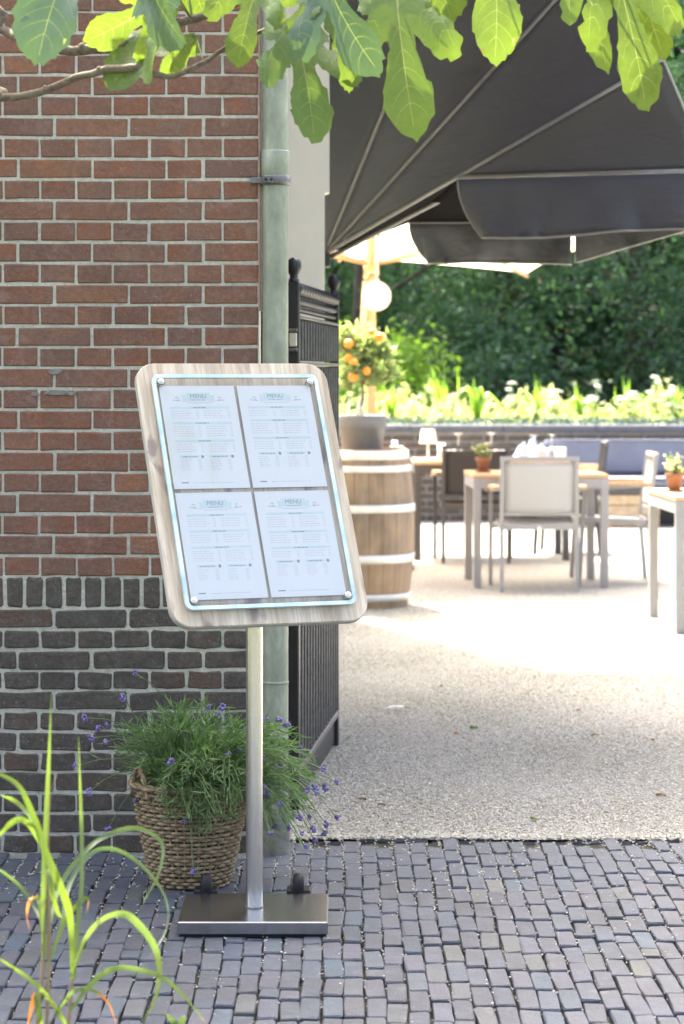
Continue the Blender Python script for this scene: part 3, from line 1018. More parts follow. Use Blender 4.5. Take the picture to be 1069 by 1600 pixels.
MV, MF = text_mesh('MENU', .0165)
pi_ = 0
for (cx, cz) in ((-.1075, .153), (.1075, .153), (-.1075, -.151), (.1075, -.151)):
    r = random.Random(pi_); pi_ += 1
    y0 = .0095
    pap = MB(); pap.box(-.1035, .1035, y0, y0 + .0008, -.1465, .1465)
    pap.v = [(x + cx, y, z + cz) for x, y, z in pap.v]
    po = on_board(pap.build('menu_sheet', M['paper'], ms))
    yi = y0 - .0004
    ink = MB(); grn = MB(); drk = MB()
    # ribbon banner with the heading and flourishes
    zt = .1135
    grn.add([(-.033, yi, zt - .011), (.033, yi, zt - .011), (.033, yi, zt + .012), (-.033, yi, zt + .012)], [(0, 1, 2, 3)])
    for s in (-1, 1):
        grn.add([(s * .034, yi, zt - .014), (s * .046, yi, zt - .014), (s * .042, yi, zt - .004), (s * .046, yi, zt + .006), (s * .034, yi, zt + .006)], [(0, 1, 2, 3, 4)])
        for a in range(9):
            w0 = a * .62; rr = .0065 * (1 - a / 12)
            c0 = (s * (.058 + rr * math.cos(w0)), zt - .006 + rr * math.sin(w0)); c1 = (s * (.058 + rr * math.cos(w0 + .6)), zt - .006 + rr * math.sin(w0 + .6))
            drk.add([(c0[0], yi, c0[1]), (c1[0], yi, c1[1]), (c1[0], yi, c1[1] + .0014), (c0[0], yi, c0[1] + .0014)], [(0, 1, 2, 3)])
        drk.add([(s * .05, yi, zt - .011), (s * .072, yi, zt - .009), (s * .072, yi, zt - .0078), (s * .05, yi, zt - .0098)], [(0, 1, 2, 3)])
    drk.add([(x, yi - .0003, z + zt - .003) for x, z, _ in MV], MF)
    word_line(drk, -.02, .02, zt - .009, .0014, r, yi - .0003)
    drk.add([(-.034, yi - .0003, zt - .0165), (.034, yi - .0003, zt - .0165), (.034, yi - .0003, zt - .0158), (-.034, yi - .0003, zt - .0158)], [(0, 1, 2, 3)])
    z = .083
    for sec, rows in enumerate(((4, 5, 4), (3, 5, 4), (4, 4, 5), (5, 4, 3))[pi_ - 1]):
        grn.add([(-.081, yi, z - .003), (.081, yi, z - .003), (.081, yi, z + .0035), (-.081, yi, z + .0035)], [(0, 1, 2, 3)])
        word_line(drk, -.018, .018, z - .001, .0022, r, yi - .0003)
        z -= .0105
        for q in range(rows):
            for xa, xb in ((-.081, -.006), (.008, .081)):
                word_line(ink, xa, xa + (xb - xa) * r.uniform(.62, .8), z, .0013, r, yi)
                ink.add([(xb - .007, yi, z), (xb, yi, z), (xb, yi, z + .0013), (xb - .007, yi, z + .0013)], [(0, 1, 2, 3)])
            z -= .0066
        z -= .0075
    for xa, xb in ((-.075, -.012), (.006, .07)):
        grn.add([(xa, yi, z - .003), (xb - .01, yi, z - .003), (xb - .01, yi, z + .004), (xa, yi, z + .004)], [(0, 1, 2, 3)])
        word_line(drk, xa + .008, xb - .016, z - .001, .002, r, yi - .0003)
        drk.add([(xb - .004, yi, z - .004), (xb + .001, yi, z - .004), (xb + .003, yi, z + .002), (xb - .0015, yi, z + .005), (xb - .006, yi, z + .002)], [(0, 1, 2, 3, 4)])
        zz = z - .0095
        for q in range(6):
            word_line(ink, xa, xa + r.uniform(.02, .032), zz, .0012, r, yi)
            ink.add([(xb - .016, yi, zz), (xb - .006, yi, zz), (xb - .006, yi, zz + .0012), (xb - .016, yi, zz + .0012)], [(0, 1, 2, 3)])
            zz -= .0055
    zz = -.131
    drk.add([(-.081, yi, zz), (-.062, yi, zz), (-.062, yi, zz + .003), (-.081, yi, zz + .003)], [(0, 1, 2, 3)])
    word_line(ink, -.05, .06, zz, .0014, r, yi)
    for mb_, nm, mt in ((ink, 'printed_lines', 'ink'), (grn, 'printed_bands', 'ink_green'), (drk, 'printed_heading', 'ink_dark')):
        mb_.v = [(x + cx, y, z_ + cz) for x, y, z_ in mb_.v]
        mb_.build(nm, M[mt], po, fix=False)

# ------------------------------------------------------------------ wicker basket
BX, BY = -.425, 7.2
bk = tag(empty('wicker_basket', (BX, BY, 0)), 'round brown wicker basket with handles standing on the pavers by the wall', 'basket')
BH = .28
def brad(z): return .104 + .058 * (z / BH) ** .85
ns = 42
for i in range(ns):
    w = 2 * math.pi * i / ns
    m = MB(); m.tube([((brad(z)) * math.cos(w), (brad(z)) * math.sin(w), z) for z in np.linspace(.004, BH + .004, 6)], .0034, 6)
    m.build('stake', M['wicker'], bk)
nr = 25
seg = ns * 3
for k_ in range(nr):
    z0 = .008 + k_ * (BH - .01) / (nr - 1)
    pts = []
    for i in range(seg + 1):
        w = 2 * math.pi * i / seg
        rr = brad(z0) + .0052 * math.cos(ns / 2 * w + math.pi * k_) + .0012 * math.sin(w * 7 + k_)
        pts.append((rr * math.cos(w), rr * math.sin(w), z0 + .0016 * math.sin(w * 3 + k_ * 2.1)))
    m = MB(); m.tube(pts, .0052, 6, cap=False); m.build('weaver', M['wicker'], bk)
for ph in (0, math.pi):
    pts = [((brad(BH) + .005 + .004 * math.cos(8 * w + ph)) * math.cos(w), (brad(BH) + .005) * math.sin(w), BH + .006 + .004 * math.sin(9 * w + ph)) for w in np.linspace(0, 2 * math.pi, 97)]
    m = MB(); m.tube(pts, .0065, 6, cap=False); m.build('rim', M['wicker'], bk)
for base_w in (R(212), R(25)):
    for ph in (0, math.pi):
        pts = []
        for i in range(25):
            t = i / 24
            w = base_w + (t - .5) * .62
            rr = brad(BH) + .004 + .004 * math.cos(t * 20 + ph)
            pts.append((rr * math.cos(w), rr * math.sin(w), BH - .03 + .085 * math.sin(math.pi * t) + .004 * math.sin(t * 20 + ph)))
        m = MB(); m.tube(pts, .005, 6); m.build('handle', M['wicker'], bk)
m = MB(); m.lathe([(.001, BH - .035), (brad(BH - .035) - .008, BH - .035), (.098, .01), (.001, .01)], 24); m.build('soil', M['soil'], bk)

# ------------------------------------------------------------------ lavender
lav = tag(empty('lavender_plant', (BX, BY, BH - .04)), 'bushy lavender with purple flowers spilling over the wicker basket', 'plant')
LO = Vector((BX, BY, BH - .04))
stems = []
flowers_px = [(258,50),(213,140),(75,213),(125,255),(158,240),(100,287),(150,300),(37,388),(92,482),(525,175),(573,175),(597,345),(388,372),(490,475),(512,485),(525,510),(545,490),(300,555),(438,590),(475,662),(590,598),(262,517),(718,215),(740,225),(780,218),(815,238),(725,360),(785,372),(725,470),(735,490),(785,525),(940,400),(992,447),(950,468),(920,485),(885,475),(910,466),(830,570),(855,575),(990,575),(953,600),(945,632),(905,617),(912,658),(878,682),(865,632),(815,612),(767,607),(560,200),(160,615),(640,330),(860,325),(890,575),(806,240),(470,770),(750,630)]


def curve(p, q, sag, k=6, side=0):
    p = Vector(p); q = Vector(q)
    mid = (p + q) / 2 + Vector((side, 0, sag))
    return [(p * (1 - t) ** 2 + mid * 2 * t * (1 - t) + q * t * t) for t in [i / (k - 1) for i in range(k)]]


Lc, Ll, Lw, Ld = [], [], [], []
st = MB()
rl = random.Random(5)
def lav_stem(q, sag, leaves, r0=.0013, from_=0.15):
    a = rl.uniform(0, 6.28); rr = .11 * math.sqrt(rl.random())
    p = Vector((LO.x + rr * math.cos(a), LO.y + rr * math.sin(a), LO.z))
    if q.x > BX + .1: p.x = BX + rl.uniform(.03, .13)
    pts = curve(p, q, sag, 7, rl.uniform(-.02, .02))
    st.tube([v_ - LO for v_ in pts], [r0 * 1.2] * 4 + [r0] * 3, 3, cap=False)
    for i in range(leaves):
        t = from_ + (1 - from_) * (i + rl.random()) / leaves
        f = t * 6; i0 = min(int(f), 5); c = pts[i0].lerp(pts[i0 + 1], f - i0)
        tang = (pts[i0 + 1] - pts[i0]).normalized()
        d = (tang * rl.uniform(.5, 1.2) + Vector((rl.gauss(0, .6), rl.gauss(0, .6), rl.gauss(.25, .4)))).normalized()
        l = rl.uniform(.026, .056)
        Lc.append(c + d * l * .5 - LO); Ll.append(l); Lw.append(rl.uniform(.0036, .0066)); Ld.append(d)


for i in range(450):
    u = rl.random()
    if u < .56:
        a = rl.uniform(0, 6.28); s = math.sqrt(rl.random())
        q = at(292 + 115 * s * math.cos(a), 1168 + 72 * s * math.sin(a), rl.uniform(7.02, 7.42)); lav_stem(q, .1, 15)
    elif u < .76:
        a = rl.uniform(0, 6.28); s = math.sqrt(rl.random())
        q = at(440 + 52 * s * math.cos(a), 1225 + 95 * s * math.sin(a), rl.uniform(6.98, 7.35)); lav_stem(q, .16, 14, from_=.4)
    else:
        a = rl.uniform(0, 6.28); s = math.sqrt(rl.random())
        q = at(312 + 72 * s * math.cos(a), 1245 + 62 * s * math.sin(a), rl.uniform(6.93, 7.05)); lav_stem(q, .16, 13, from_=.3)
fl = []
for (cx, cy) in flowers_px:
    q = at(100 + cx / 2.324, 1030 + cy / 2.324, rl.uniform(6.95, 7.4))
    lav_stem(q, .12 if q.z > .2 else .2, 5, .0013, .3); fl.append(q)
st.build('stems', M['lav_stem'], lav, fix=False)
V, F = leaf_cards(np.array(Lc), np.array(Ll), np.array(Lw), np.array(Ld))
fo = link('foliage', np_mesh('foliage', V, F, M['lav_leaf']), lav); fo['kind'] = 'stuff'
fmeshes = []
for s in range(4):
    r = random.Random(s); m = MB()
    for i in range(16):
        z = r.uniform(-.008, .01); w = r.uniform(0, 6.28); rr = .0068 * (1 - abs(z) / .018)
        m.ball((rr * math.cos(w), rr * math.sin(w), z), r.uniform(.0028, .0042), 5, 4)
    fmeshes.append(m.mesh('flower_head', M['lav_flower']))
for q in fl:
    o = link('flower_head', rl.choice(fmeshes), lav, q - LO, (rl.gauss(0, .6), rl.gauss(0, .6), rl.uniform(0, 6)))
    s = rl.uniform(.7, 1.15); o.scale = (s * .95, s * .95, s * 1.15)

# ------------------------------------------------------------------ tall reed grass in the foreground
GD = 4.5
reed = tag(empty('reed_grass', (at(80, 1600, GD).x, GD, 0)), 'tall reed grass with long arching blades in the lower left foreground', 'grass')
RO = reed.location.copy()
rr_ = random.Random(3)


def smooth(pts, k=5):
    P = [Vector(p) for p in pts]; out = []
    for i in range(len(P) - 1):
        p0 = P[max(i - 1, 0)]; p1 = P[i]; p2 = P[i + 1]; p3 = P[min(i + 2, len(P) - 1)]
        for j in range(k):
            t = j / k
            out.append(.5 * ((2 * p1) + (p2 - p0) * t + (2 * p0 - 5 * p1 + 4 * p2 - p3) * t * t + (3 * p1 - p0 - 3 * p2 + p3) * t ** 3))
    out.append(P[-1]); return out


def blade(cp, width, dd=0.0, mat='reed', tip=None, blunt=False):
    """cp: points of the crop (2.6725 per photograph pixel); a folded blade with a keel"""
    n = len(cp)
    pts = [at(x / 2.6725, 1060 + y / 2.6725, GD + dd * math.sin(math.pi * i / (n - 1)) + .02 * rr_.uniform(-1, 1)) - RO for i, (x, y) in enumerate(cp)]
    pts = smooth(pts); m = MB(); k_ = len(pts)
    wpx = width * .82 * GD / FPX
    vs = []
    for i, p in enumerate(pts):
        t = i / (k_ - 1)
        tang = (pts[min(i + 1, k_ - 1)] - pts[max(i - 1, 0)]).normalized()
        tw = .5 * math.sin(t * 2.4 + width)
        side = tang.cross(Vector((math.sin(tw), -math.cos(tw), 0))).normalized()
        nrm = side.cross(tang)
        w = wpx * .5 * (min(1, .35 + t * 3.5)) * (1 if t < .45 else max(.03, 1 - ((t - .45) / .55) ** 1.6))
        vs += [p - side * w + nrm * w * .35, p, p + side * w + nrm * w * .35]
    fs = []
    for i in range(k_ - 1):
        a = i * 3
        fs += [(a, a + 1, a + 4, a + 3), (a + 1, a + 2, a + 5, a + 4)]
    m.add(vs, fs, True)
    o = m.build('blade', M[mat], reed, fix=False)
    if tip:
        o.data.materials.append(M['reed_dry'])
        npoly = len(o.data.polygons)
        for i, pl in enumerate(o.data.polygons):
            if i > npoly * (1 - tip): pl.material_index = 1
    return o


blade([(182,1180),(183,1000),(185,850),(190,690),(200,450),(208,250),(215,55)], 11, -.03)
blade([(312,1260),(325,1050),(343,850),(342,600),(335,420),(328,240)], 10, .05)
blade([(302,1270),(293,1000),(245,850),(190,720),(152,600),(85,455),(0,400),(-60,385)], 15, -.1)
blade([(190,730),(130,615),(70,590),(0,650),(-40,720)], 12, -.15)
blade([(185,680),(125,570),(60,510),(0,485),(-50,480)], 9, .1)
blade([(190,1150),(215,1000),(260,850),(360,720),(450,655),(560,625),(640,650),(682,705),(662,820),(612,910),(590,960)], 10, .12)
blade([(200,1190),(255,1030),(290,860),(370,742),(450,710),(540,740),(640,830),(700,940),(692,1060),(620,1170)], 9, .2, tip=.05)
blade([(305,1220),(355,1085),(430,1000),(520,985),(590,1040),(650,1130),(667,1240),(645,1350),(585,1450)], 14, -.15)
blade([(288,1400),(370,1290),(450,1222),(540,1210),(680,1250),(780,1340),(870,1455)], 11, -.1, tip=.06)
blade([(180,1060),(150,970),(85,870),(0,800),(-50,770)], 7, .08, tip=.2)
blade([(290,1470),(240,1385),(180,1305),(90,1230),(0,1172),(-60,1140)], 9, -.05)
blade([(178,1090),(168,940),(150,912),(126,928),(114,990),(125,1052)], 9, .02, tip=.55)
blade([(205,1190),(275,1005),(328,945),(358,918),(372,932),(360,985)], 9, .05, tip=.22)
blade([(225,1420),(300,1312),(380,1300),(450,1350),(488,1450)], 8, -.03, tip=.4)
blade([(175,1470),(160,1380),(148,1320),(130,1380),(112,1470)], 13, -.02, 'reed', tip=.5)
blade([(200,760),(212,800),(222,900),(245,985),(268,998)], 11, -.05)
blade([(700,1400),(730,1440),(770,1500)], 12, .05)
blade([(775,1410),(750,1450),(740,1520)], 12, .05)
for cp, w in (([(120,2180),(140,1700),(155,1443),(180,1180),(187,760)], 5), ([(190,2180),(192,1700),(196,1443),(206,1100),(200,800)], 4.5), ([(270,2180),(278,1700),(287,1443),(302,1250)], 4.5), ([(205,720),(211,500),(235,410)], 1.0)):
    pts = smooth([at(x / 2.6725, 1060 + y / 2.6725, GD) - RO for x, y in cp])
    if w > 2: pts[0].z = 0
    m = MB(); m.tube(pts, w * .5 * GD / FPX * 1.4, 7); m.build('stem', M['reed_stem'], reed)

# ------------------------------------------------------------------ fig branches overhead
FD = 5.45
fig = tag(empty('fig_tree', (-2.1, 5.6, 0)), 'fig tree branches with large lobed leaves reaching in across the top', 'tree')
FO = fig.location.copy()
m = MB(); m.tube([(0, 0, -.05), (.02, -.02, .6), (-.03, .01, 1.3), (.05, -.02, 1.9), (.1, -.05, 2.6), (.0, 0, 3.4)], [.09, .075, .065, .055, .045, .03], 10); m.build('trunk', M['fig_bark'], fig)


def branch(pxs, rads, start):
    pts = [Vector(start)] + [at(x, y, d) - FO for x, y, d in pxs]
    n0 = len(pts); pts = smooth(pts, 6)
    rs = []
    for i in range(len(pts)):
        f = i / 6; a = min(int(f), n0 - 2); t = f - a
        r = rads[a] * (1 - t) + rads[min(a + 1, n0 - 1)] * t
        rs.append(r * (1 + .12 * noise.noise(Vector((i * .7, a, rads[0] * 100)))))
    pts = [p + Vector((0, 0, .003 * noise.noise(Vector((i * .5, 2, 1))))) for i, p in enumerate(pts)]
    rs = [q_ * .8 for q_ in rs]
    m = MB(); m.tube(pts, rs, 9)
    for i in range(5, len(pts) - 2, 7):            # leaf scars
        m.ball(pts[i] + Vector((0, -.3 * rs[i], .6 * rs[i])), rs[i] * .75, 7, 5)
    return m.build('branch', M['fig_bark'], fig)


branch([(-90, 150, 5.5), (0, 153, 5.45), (60, 145, 5.45), (130, 118, 5.42), (205, 106, 5.4), (262, 120, 5.4), (318, 98, 5.4), (365, 68, 5.4), (455, 30, 5.4), (500, 8, 5.4)],
       [.018, .012, .0105, .0105, .010, .0115, .0075, .007, .0065, .005, .004], (.04, -.02, 1.85))
branch([(-90, 10, 5.6), (0, 45, 5.6), (35, 62, 5.55), (100, 78, 5.5), (185, 72, 5.5), (232, 48, 5.5), (300, 30, 5.5), (350, 14, 5.5), (420, -25, 5.5), (520, -70, 5.5), (640, -85, 5.5), (780, -90, 5.5), (960, -90, 5.5), (1040, -90, 5.5)],
       [.02, .014, .013, .012, .014, .015, .013, .012, .011, .01, .009, .008, .006, .005, .003], (.06, -.02, 2.15))
branch([(30, -60, 5.3), (110, -80, 5.2)], [.012, .007, .004], (.1, -.05, 2.6))

HALF3 = [(0,.0),(.07,-.06),(.18,-.05),(.28,.03),(.34,.13),(.33,.2),(.25,.235),(.34,.30),(.46,.40),(.54,.53),(.52,.64),(.42,.67),(.29,.59),(.17,.46),(.125,.42),(.12,.52),(.17,.66),(.215,.8),(.2,.93),(.11,1.03),(0,1.08)]
HALF1 = [(0,0),(.08,-.05),(.19,-.03),(.29,.07),(.36,.19),(.38,.28),(.31,.33),(.235,.37),(.25,.46),(.3,.58),(.325,.7),(.3,.83),(.21,.96),(.1,1.04),(0,1.08)]
HALF5 = [(0,.0),(.06,-.05),(.15,-.03),(.2,.06),(.18,.16),(.13,.24),(.24,.30),(.33,.42),(.34,.56),(.28,.64),(.19,.58),(.11,.46),(.085,.44),(.09,.58),(.13,.72),(.145,.86),(.1,.99),(0,1.07)]


VEINS = {3: [((0,.0),(0,1.0)),((0,.02),(.46,.58)),((0,.02),(-.46,.58)),((0,.02),(.26,.14)),((0,.02),(-.26,.14))] + [((0,y),(s*(.09 if y<.6 else .15),y+.13)) for y in (.34,.5,.62,.74,.85) for s in (-1,1)] + [((s*a*.46,.02+a*.56),(s*(a*.46+b),.02+a*.56+c)) for s in (-1,1) for a in (.45,.65,.8) for b,c in ((.1,.03),(-.03,.1))],
         1: [((0,.0),(0,1.0)),((0,.02),(.3,.34)),((0,.02),(-.3,.34))] + [((0,y),(s*.26,y+.2)) for y in (.2,.33,.46,.58,.7) for s in (-1,1)] + [((0,.82),(s*.13,.95)) for s in (-1,1)],
         5: [((0,.0),(0,1.0)),((0,.02),(.28,.56)),((0,.02),(-.28,.56)),((0,.02),(.14,.08)),((0,.02),(-.14,.08))] + [((0,y),(s*(.06 if y<.6 else .1),y+.1)) for y in (.3,.5,.62,.74,.85) for s in (-1,1)]}


def leaf_shape(half, seed, kind):
    r = random.Random(seed)
    H = smooth([(x, y, 0) for x, y in half], 3)
    right = [(p.x * r.uniform(.97, 1.03) + .0, p.y) for p in H]
    left = [(-p.x * .97, p.y + r.uniform(-.004, .004)) for p in H[1:-1]][::-1]
    ring = right + left
    ring = [(x * (1 + .035 * math.sin(i * 1.9 + seed)) + r.gauss(0, .006), y + .012 * math.sin(i * 2.3 + seed) + r.gauss(0, .006)) for i, (x, y) in enumerate(ring)]
    pts = [Vector(p) for p in ring]
    edges = [(i, (i + 1) % len(ring)) for i in range(len(ring))]
    g = []
    y = -.04
    while y < 1.08:
        x = -.56
        while x < .57:
            g.append((x + r.uniform(-.012, .012), y + r.uniform(-.012, .012))); x += .055
        y += .055

    def inside(p):
        c = False; j = len(ring) - 1
        for i in range(len(ring)):
            if (ring[i][1] > p[1]) != (ring[j][1] > p[1]) and p[0] < (ring[j][0] - ring[i][0]) * (p[1] - ring[i][1]) / (ring[j][1] - ring[i][1]) + ring[i][0]: c = not c
            j = i
        return c
    g = [p for p in g if inside(p) and min(math.hypot(p[0] - q[0], p[1] - q[1]) for q in ring) > .02]
    vpts, vedges = [], []
    n0 = len(pts) + len(g)
    strips = []
    for i, (p, q) in enumerate(VEINS[kind]):
        w0 = .0075 if i == 0 else .0048 if i < (3 if kind == 1 else 5) else .0024
        d = math.hypot(q[0] - p[0], q[1] - p[1]); nx, ny = -(q[1] - p[1]) / d, (q[0] - p[0]) / d
        bend = 0 if i == 0 else (.09 if (q[0] - p[0]) > 0 else -.09) * d * r.uniform(-1.6, -.7)
        ns_ = 4
        pl = [(p[0] + (q[0] - p[0]) * t + nx * bend * math.sin(math.pi * t), p[1] + (q[1] - p[1]) * t + ny * bend * math.sin(math.pi * t)) for t in [a_ / ns_ for a_ in range(ns_ + 1)]]
        for a_ in range(ns_):
            u0, u1 = pl[a_], pl[a_ + 1]; w = w0 * (1 - .75 * (a_ + .5) / ns_)
            for sgn in (1, -1):
                e0 = (u0[0] + nx * w * sgn, u0[1] + ny * w * sgn); e1 = (u1[0] + nx * w * sgn, u1[1] + ny * w * sgn)
                if inside(e0) and inside(e1):
                    vedges.append((n0 + len(vpts), n0 + len(vpts) + 1)); vpts += [e0, e1]
            strips.append((u0, u1, w * 1.02))
    out = delaunay_2d_cdt(pts + [Vector(p) for p in g] + [Vector(p) for p in vpts], edges + vedges, [], 1, 1e-5)
    V = [tuple(v) for v in out[0]]; F = [tuple(f) for f in out[2]]
    mi = []
    for f in F:
        c = [sum(V[i][k] for i in f) / len(f) for k in (0, 1)]
        hit = 0
        for p, q, w in strips:
            dx, dy = q[0] - p[0], q[1] - p[1]; t = ((c[0] - p[0]) * dx + (c[1] - p[1]) * dy) / (dx * dx + dy * dy)
            if 0 <= t <= 1 and math.hypot(c[0] - p[0] - t * dx, c[1] - p[1] - t * dy) < w: hit = 1; break
        mi.append(hit)
    return V, F, mi


def fig_leaf(kind, base, tip, d0, d1, roll, curl, seed, cup=.25, wscale=1.0, pet=None):
    """base and tip directions, their distances; roll turns the blade about its midrib"""
    r = random.Random(seed)
    B = at(base[0], base[1], d0); T = at(tip[0], tip[1], d1)
    ax = (T - B); L = ax.length / 1.05; ax.normalize()
    side = ax.cross(Vector((0, -1, 0))).normalized()
    side = (Matrix.Rotation(R(roll), 3, ax) @ side)
    nrm = side.cross(ax)
    half = {3: HALF3, 1: HALF1, 5: HALF5}[kind]
    V2, F2, MI = leaf_shape(half, seed, kind)

    def place(x, y, h=0.0):
        u = x * wscale
        z = cup * abs(u) ** 1.35 - curl * (y * y - y) + .075 * math.sin(u * 9 + seed) * math.sin(y * 7 + seed) * abs(u) * 2 + h
        return (side * u + ax * y + nrm * z) * L
    m = MB(); m.add([place(x, y) for x, y in V2], F2, True)
    lo = m.build('leaf', M['fig_leaf_shaded' if seed in (1, 2, 5, 11, 20) else 'fig_leaf'], fig, B - FO, fix=False)
    lo.data.materials.append(M['fig_vein']); lo.data.polygons.foreach_set('material_index', MI)
    if pet:
        P = at(*pet) - FO
        s_ = MB(); s_.tube(curve(P, B - FO, .01, 6), .0022, 6); s_.build('petiole', M['fig_vein'], fig)


fig_leaf(1, (120, -85), (58, 95), 5.0, 4.95, 18, .25, 1, .3, .92, (112, -80, 5.2))
fig_leaf(3, (215, -100), (262, 25), 5.25, 5.2, -30, .2, 2, .3, .9, (300, 30, 5.5))
fig_leaf(3, (262, -8), (136, 64), 5.4, 5.35, -35, .3, 3, .2, 1.0, (300, 30, 5.5))
fig_leaf(1, (252, 56), (172, 138), 5.45, 5.4, 30, .25, 4, .25, 1.0, (232, 48, 5.5))
fig_leaf(1, (228, -45), (287, 66), 5.2, 5.1, 62, .2, 5, .5, 1.0, (232, 48, 5.5))
fig_leaf(1, (258, 38), (234, 130), 5.25, 5.2, 68, .15, 6, .5, .9, (262, 60, 5.45))
fig_leaf(1, (305, 58), (252, 112), 5.5, 5.5, -45, .2, 7, .3, .9, (318, 98, 5.4))
fig_leaf(3, (285, -90), (320, 28), 5.6, 5.6, 25, .2, 8, .25, 1.0, (300, 30, 5.5))
fig_leaf(3, (412, -45), (372, 100), 5.4, 5.35, 20, .3, 9, .3, .85, (420, -25, 5.5))
fig_leaf(3, (456, 36), (492, 218), 5.4, 5.3, -22, .28, 10, .25, .82, (455, 30, 5.4))
fig_leaf(3, (500, -60), (590, 112), 5.3, 5.2, 35, .3, 11, .35, .85, (520, -70, 5.5))
fig_leaf(1, (520, 10), (546, 140), 5.5, 5.5, -25, .2, 12, .3, .6, (500, 8, 5.4))
fig_leaf(5, (500, -30), (452, 60), 5.3, 5.3, 30, .2, 13, .3, 1.1, (520, -70, 5.5))
fig_leaf(3, (618, -30), (648, 210), 5.35, 5.25, 12, .28, 14, .2, .74, (640, -85, 5.5))
fig_leaf(1, (660, -90), (706, 32), 5.5, 5.5, -20, .2, 15, .3, 1.0, (640, -85, 5.5))
fig_leaf(1, (770, -75), (774, 97), 5.3, 5.25, -15, .3, 16, .2, .72, (780, -90, 5.5))
fig_leaf(5, (925, -95), (948, 110), 5.4, 5.35, 48, .22, 17, .35, .8, (960, -90, 5.5))
fig_leaf(3, (950, -85), (1010, 167), 5.35, 5.3, -10, .25, 18, .25, .62, (960, -90, 5.5))
fig_leaf(1, (985, -100), (1036, 88), 5.45, 5.4, 30, .2, 19, .25, .62, (960, -90, 5.5))
branch([(-80, -120, 5.75), (120, -210, 5.85), (380, -260, 5.9), (640, -270, 5.9), (900, -265, 5.9), (1080, -260, 5.9)], [.02, .014, .012, .01, .008, .006, .004], (.08, -.03, 2.8))  # unseen branch added to carry the shading leaves
rf = random.Random(77)
for i in range(26):                                    # upper tier added out of view to cast shade on the leaves below
    bx = -80 + i * 46 + rf.uniform(-25, 25)
    by = -265 + rf.uniform(-25, 15) + (60 if bx < 120 else 0)
    fig_leaf(rf.choice((1, 3, 3)), (bx, by), (bx + rf.uniform(-60, 60), by + rf.uniform(10, 60)), 5.8, 5.8 - rf.uniform(.1, .22), rf.uniform(-25, 25), .15, 40 + i, .2, .95, (bx, by - 12, 5.88))
fig_leaf(1, (560, -90), (612, 22), 5.45, 5.45, 40, .2, 20, .3, 1.0, (520, -70, 5.5))

# ------------------------------------------------------------------ dark awning on the yard side
AK = .765                            # the awning hangs just behind the cream corner board
AH = at(509, 396, 15.2 * AK)
aw = tag(empty('dark_awning', AH), 'large dark grey fabric awning with fanned ribs and hanging valance over the yard', 'awning')
def A(px, py, d): return at(px, py, d * AK) - AH
H_ = Vector((0, 0, 0))
r0 = A(470, -170, 13.9); r1 = A(735, -160, 13.3); r2 = A(968, -110, 12.9); P3 = A(1036, 92, 12.8); P4 = A(1110, 266, 12.9)
# point Q on the rib H-P3 seen at 715
def on_rib(px, a=H_, b=P3):
    lo, hi = 0., 1.
    for _ in range(40):
        mid = (lo + hi) / 2; w = AH + a.lerp(b, mid)
        if 534.5 + w.x * FPX / w.y < px: lo = mid
        else: hi = mid
    return a.lerp(b, lo)
Q = on_rib(715)


def cloth(name, a, b, c, sag, nrm=None, n=14, seed=0):
    """triangle of cloth a-b-c with a little sag and soft creases, given thickness"""
    m = MB(); idx = {}
    a, b, c = Vector(a), Vector(b), Vector(c)
    N = (b - a).cross(c - a).normalized()
    for i in range(n + 1):
        for j in range(n + 1 - i):
            u, v = i / n, j / n; w = 1 - u - v
            p = a * w + b * u + c * v
            edge = 27 * u * v * w
            cr = .012 * noise.noise(Vector((p.x * 3.1 + seed, p.y * 3, p.z * 3.1))) * min(1, edge * 2)
            p = p + N * (sag * edge + cr)
            idx[(i, j)] = len(m.v); m.v.append(tuple(p))
    for i in range(n):
        for j in range(n - i):
            m.f.append((idx[(i, j)], idx[(i + 1, j)], idx[(i, j + 1)])); m.s.append(True)
            if i + j < n - 1:
                m.f.append((idx[(i + 1, j)], idx[(i + 1, j + 1)], idx[(i, j + 1)])); m.s.append(True)
    o = m.build(name, M['underside_shade' if name == 'shaded_underside' else 'awning'], aw, fix=False)
    sm = o.modifiers.new('thick', 'SOLIDIFY'); sm.thickness = .003
    return o


cloth('fabric_panel', H_, r0, r1, .04, seed=1)
cloth('fabric_panel', H_, r1, r2, .05, seed=2)
cloth('fabric_panel', H_, r2, P3, .05, seed=3)
cloth('fabric_panel', Q, P3, P4, .03, seed=4)
B0 = A(640, 347, 15.9); B1 = A(893, 346, 15.5); B2 = A(1110, 300, 14.0)
cloth('shaded_underside', H_ + Vector((0, .004, -.002)), Q + Vector((0, .006, -.001)), B0, .0, seed=5)
cloth('shaded_underside', Q + Vector((0, .006, -.001)), B1, B0, .0, seed=6)
cloth('shaded_underside', Q + Vector((0, .006, -.001)), P4 + Vector((0, .006, -.001)), B1, .0, seed=7)
cloth('shaded_underside', P4 + Vector((0, .006, -.001)), B2, B1, .0, seed=8)
for a_, b_ in ((H_, r1), (H_, r2), (H_, P3)):
    m = MB(); m.tube([a_ + Vector((0, -.006, 0)), a_.lerp(b_, .5) + Vector((0, -.006, 0)), b_ + Vector((0, -.006, 0))], .0085, 8); m.build('rib', M['awning_rib'], aw)
m = MB(); m.tube([H_ + Vector((.0, .12, -.02)), A(715, 299, 15.0), A(800, 262, 14.6)], .012, 8); m.build('rib', M['awning_rib'], aw)
m = MB(); m.tube([Q + Vector((0, -.012, 0)), P4 + Vector((0, -.012, 0))], .0095, 8); m.build('front_bar', M['awning_rib'], aw)
m = MB(); m.tube([B0, B1, B2], .01, 8); m.build('rear_bar', M['awning_rib'], aw)
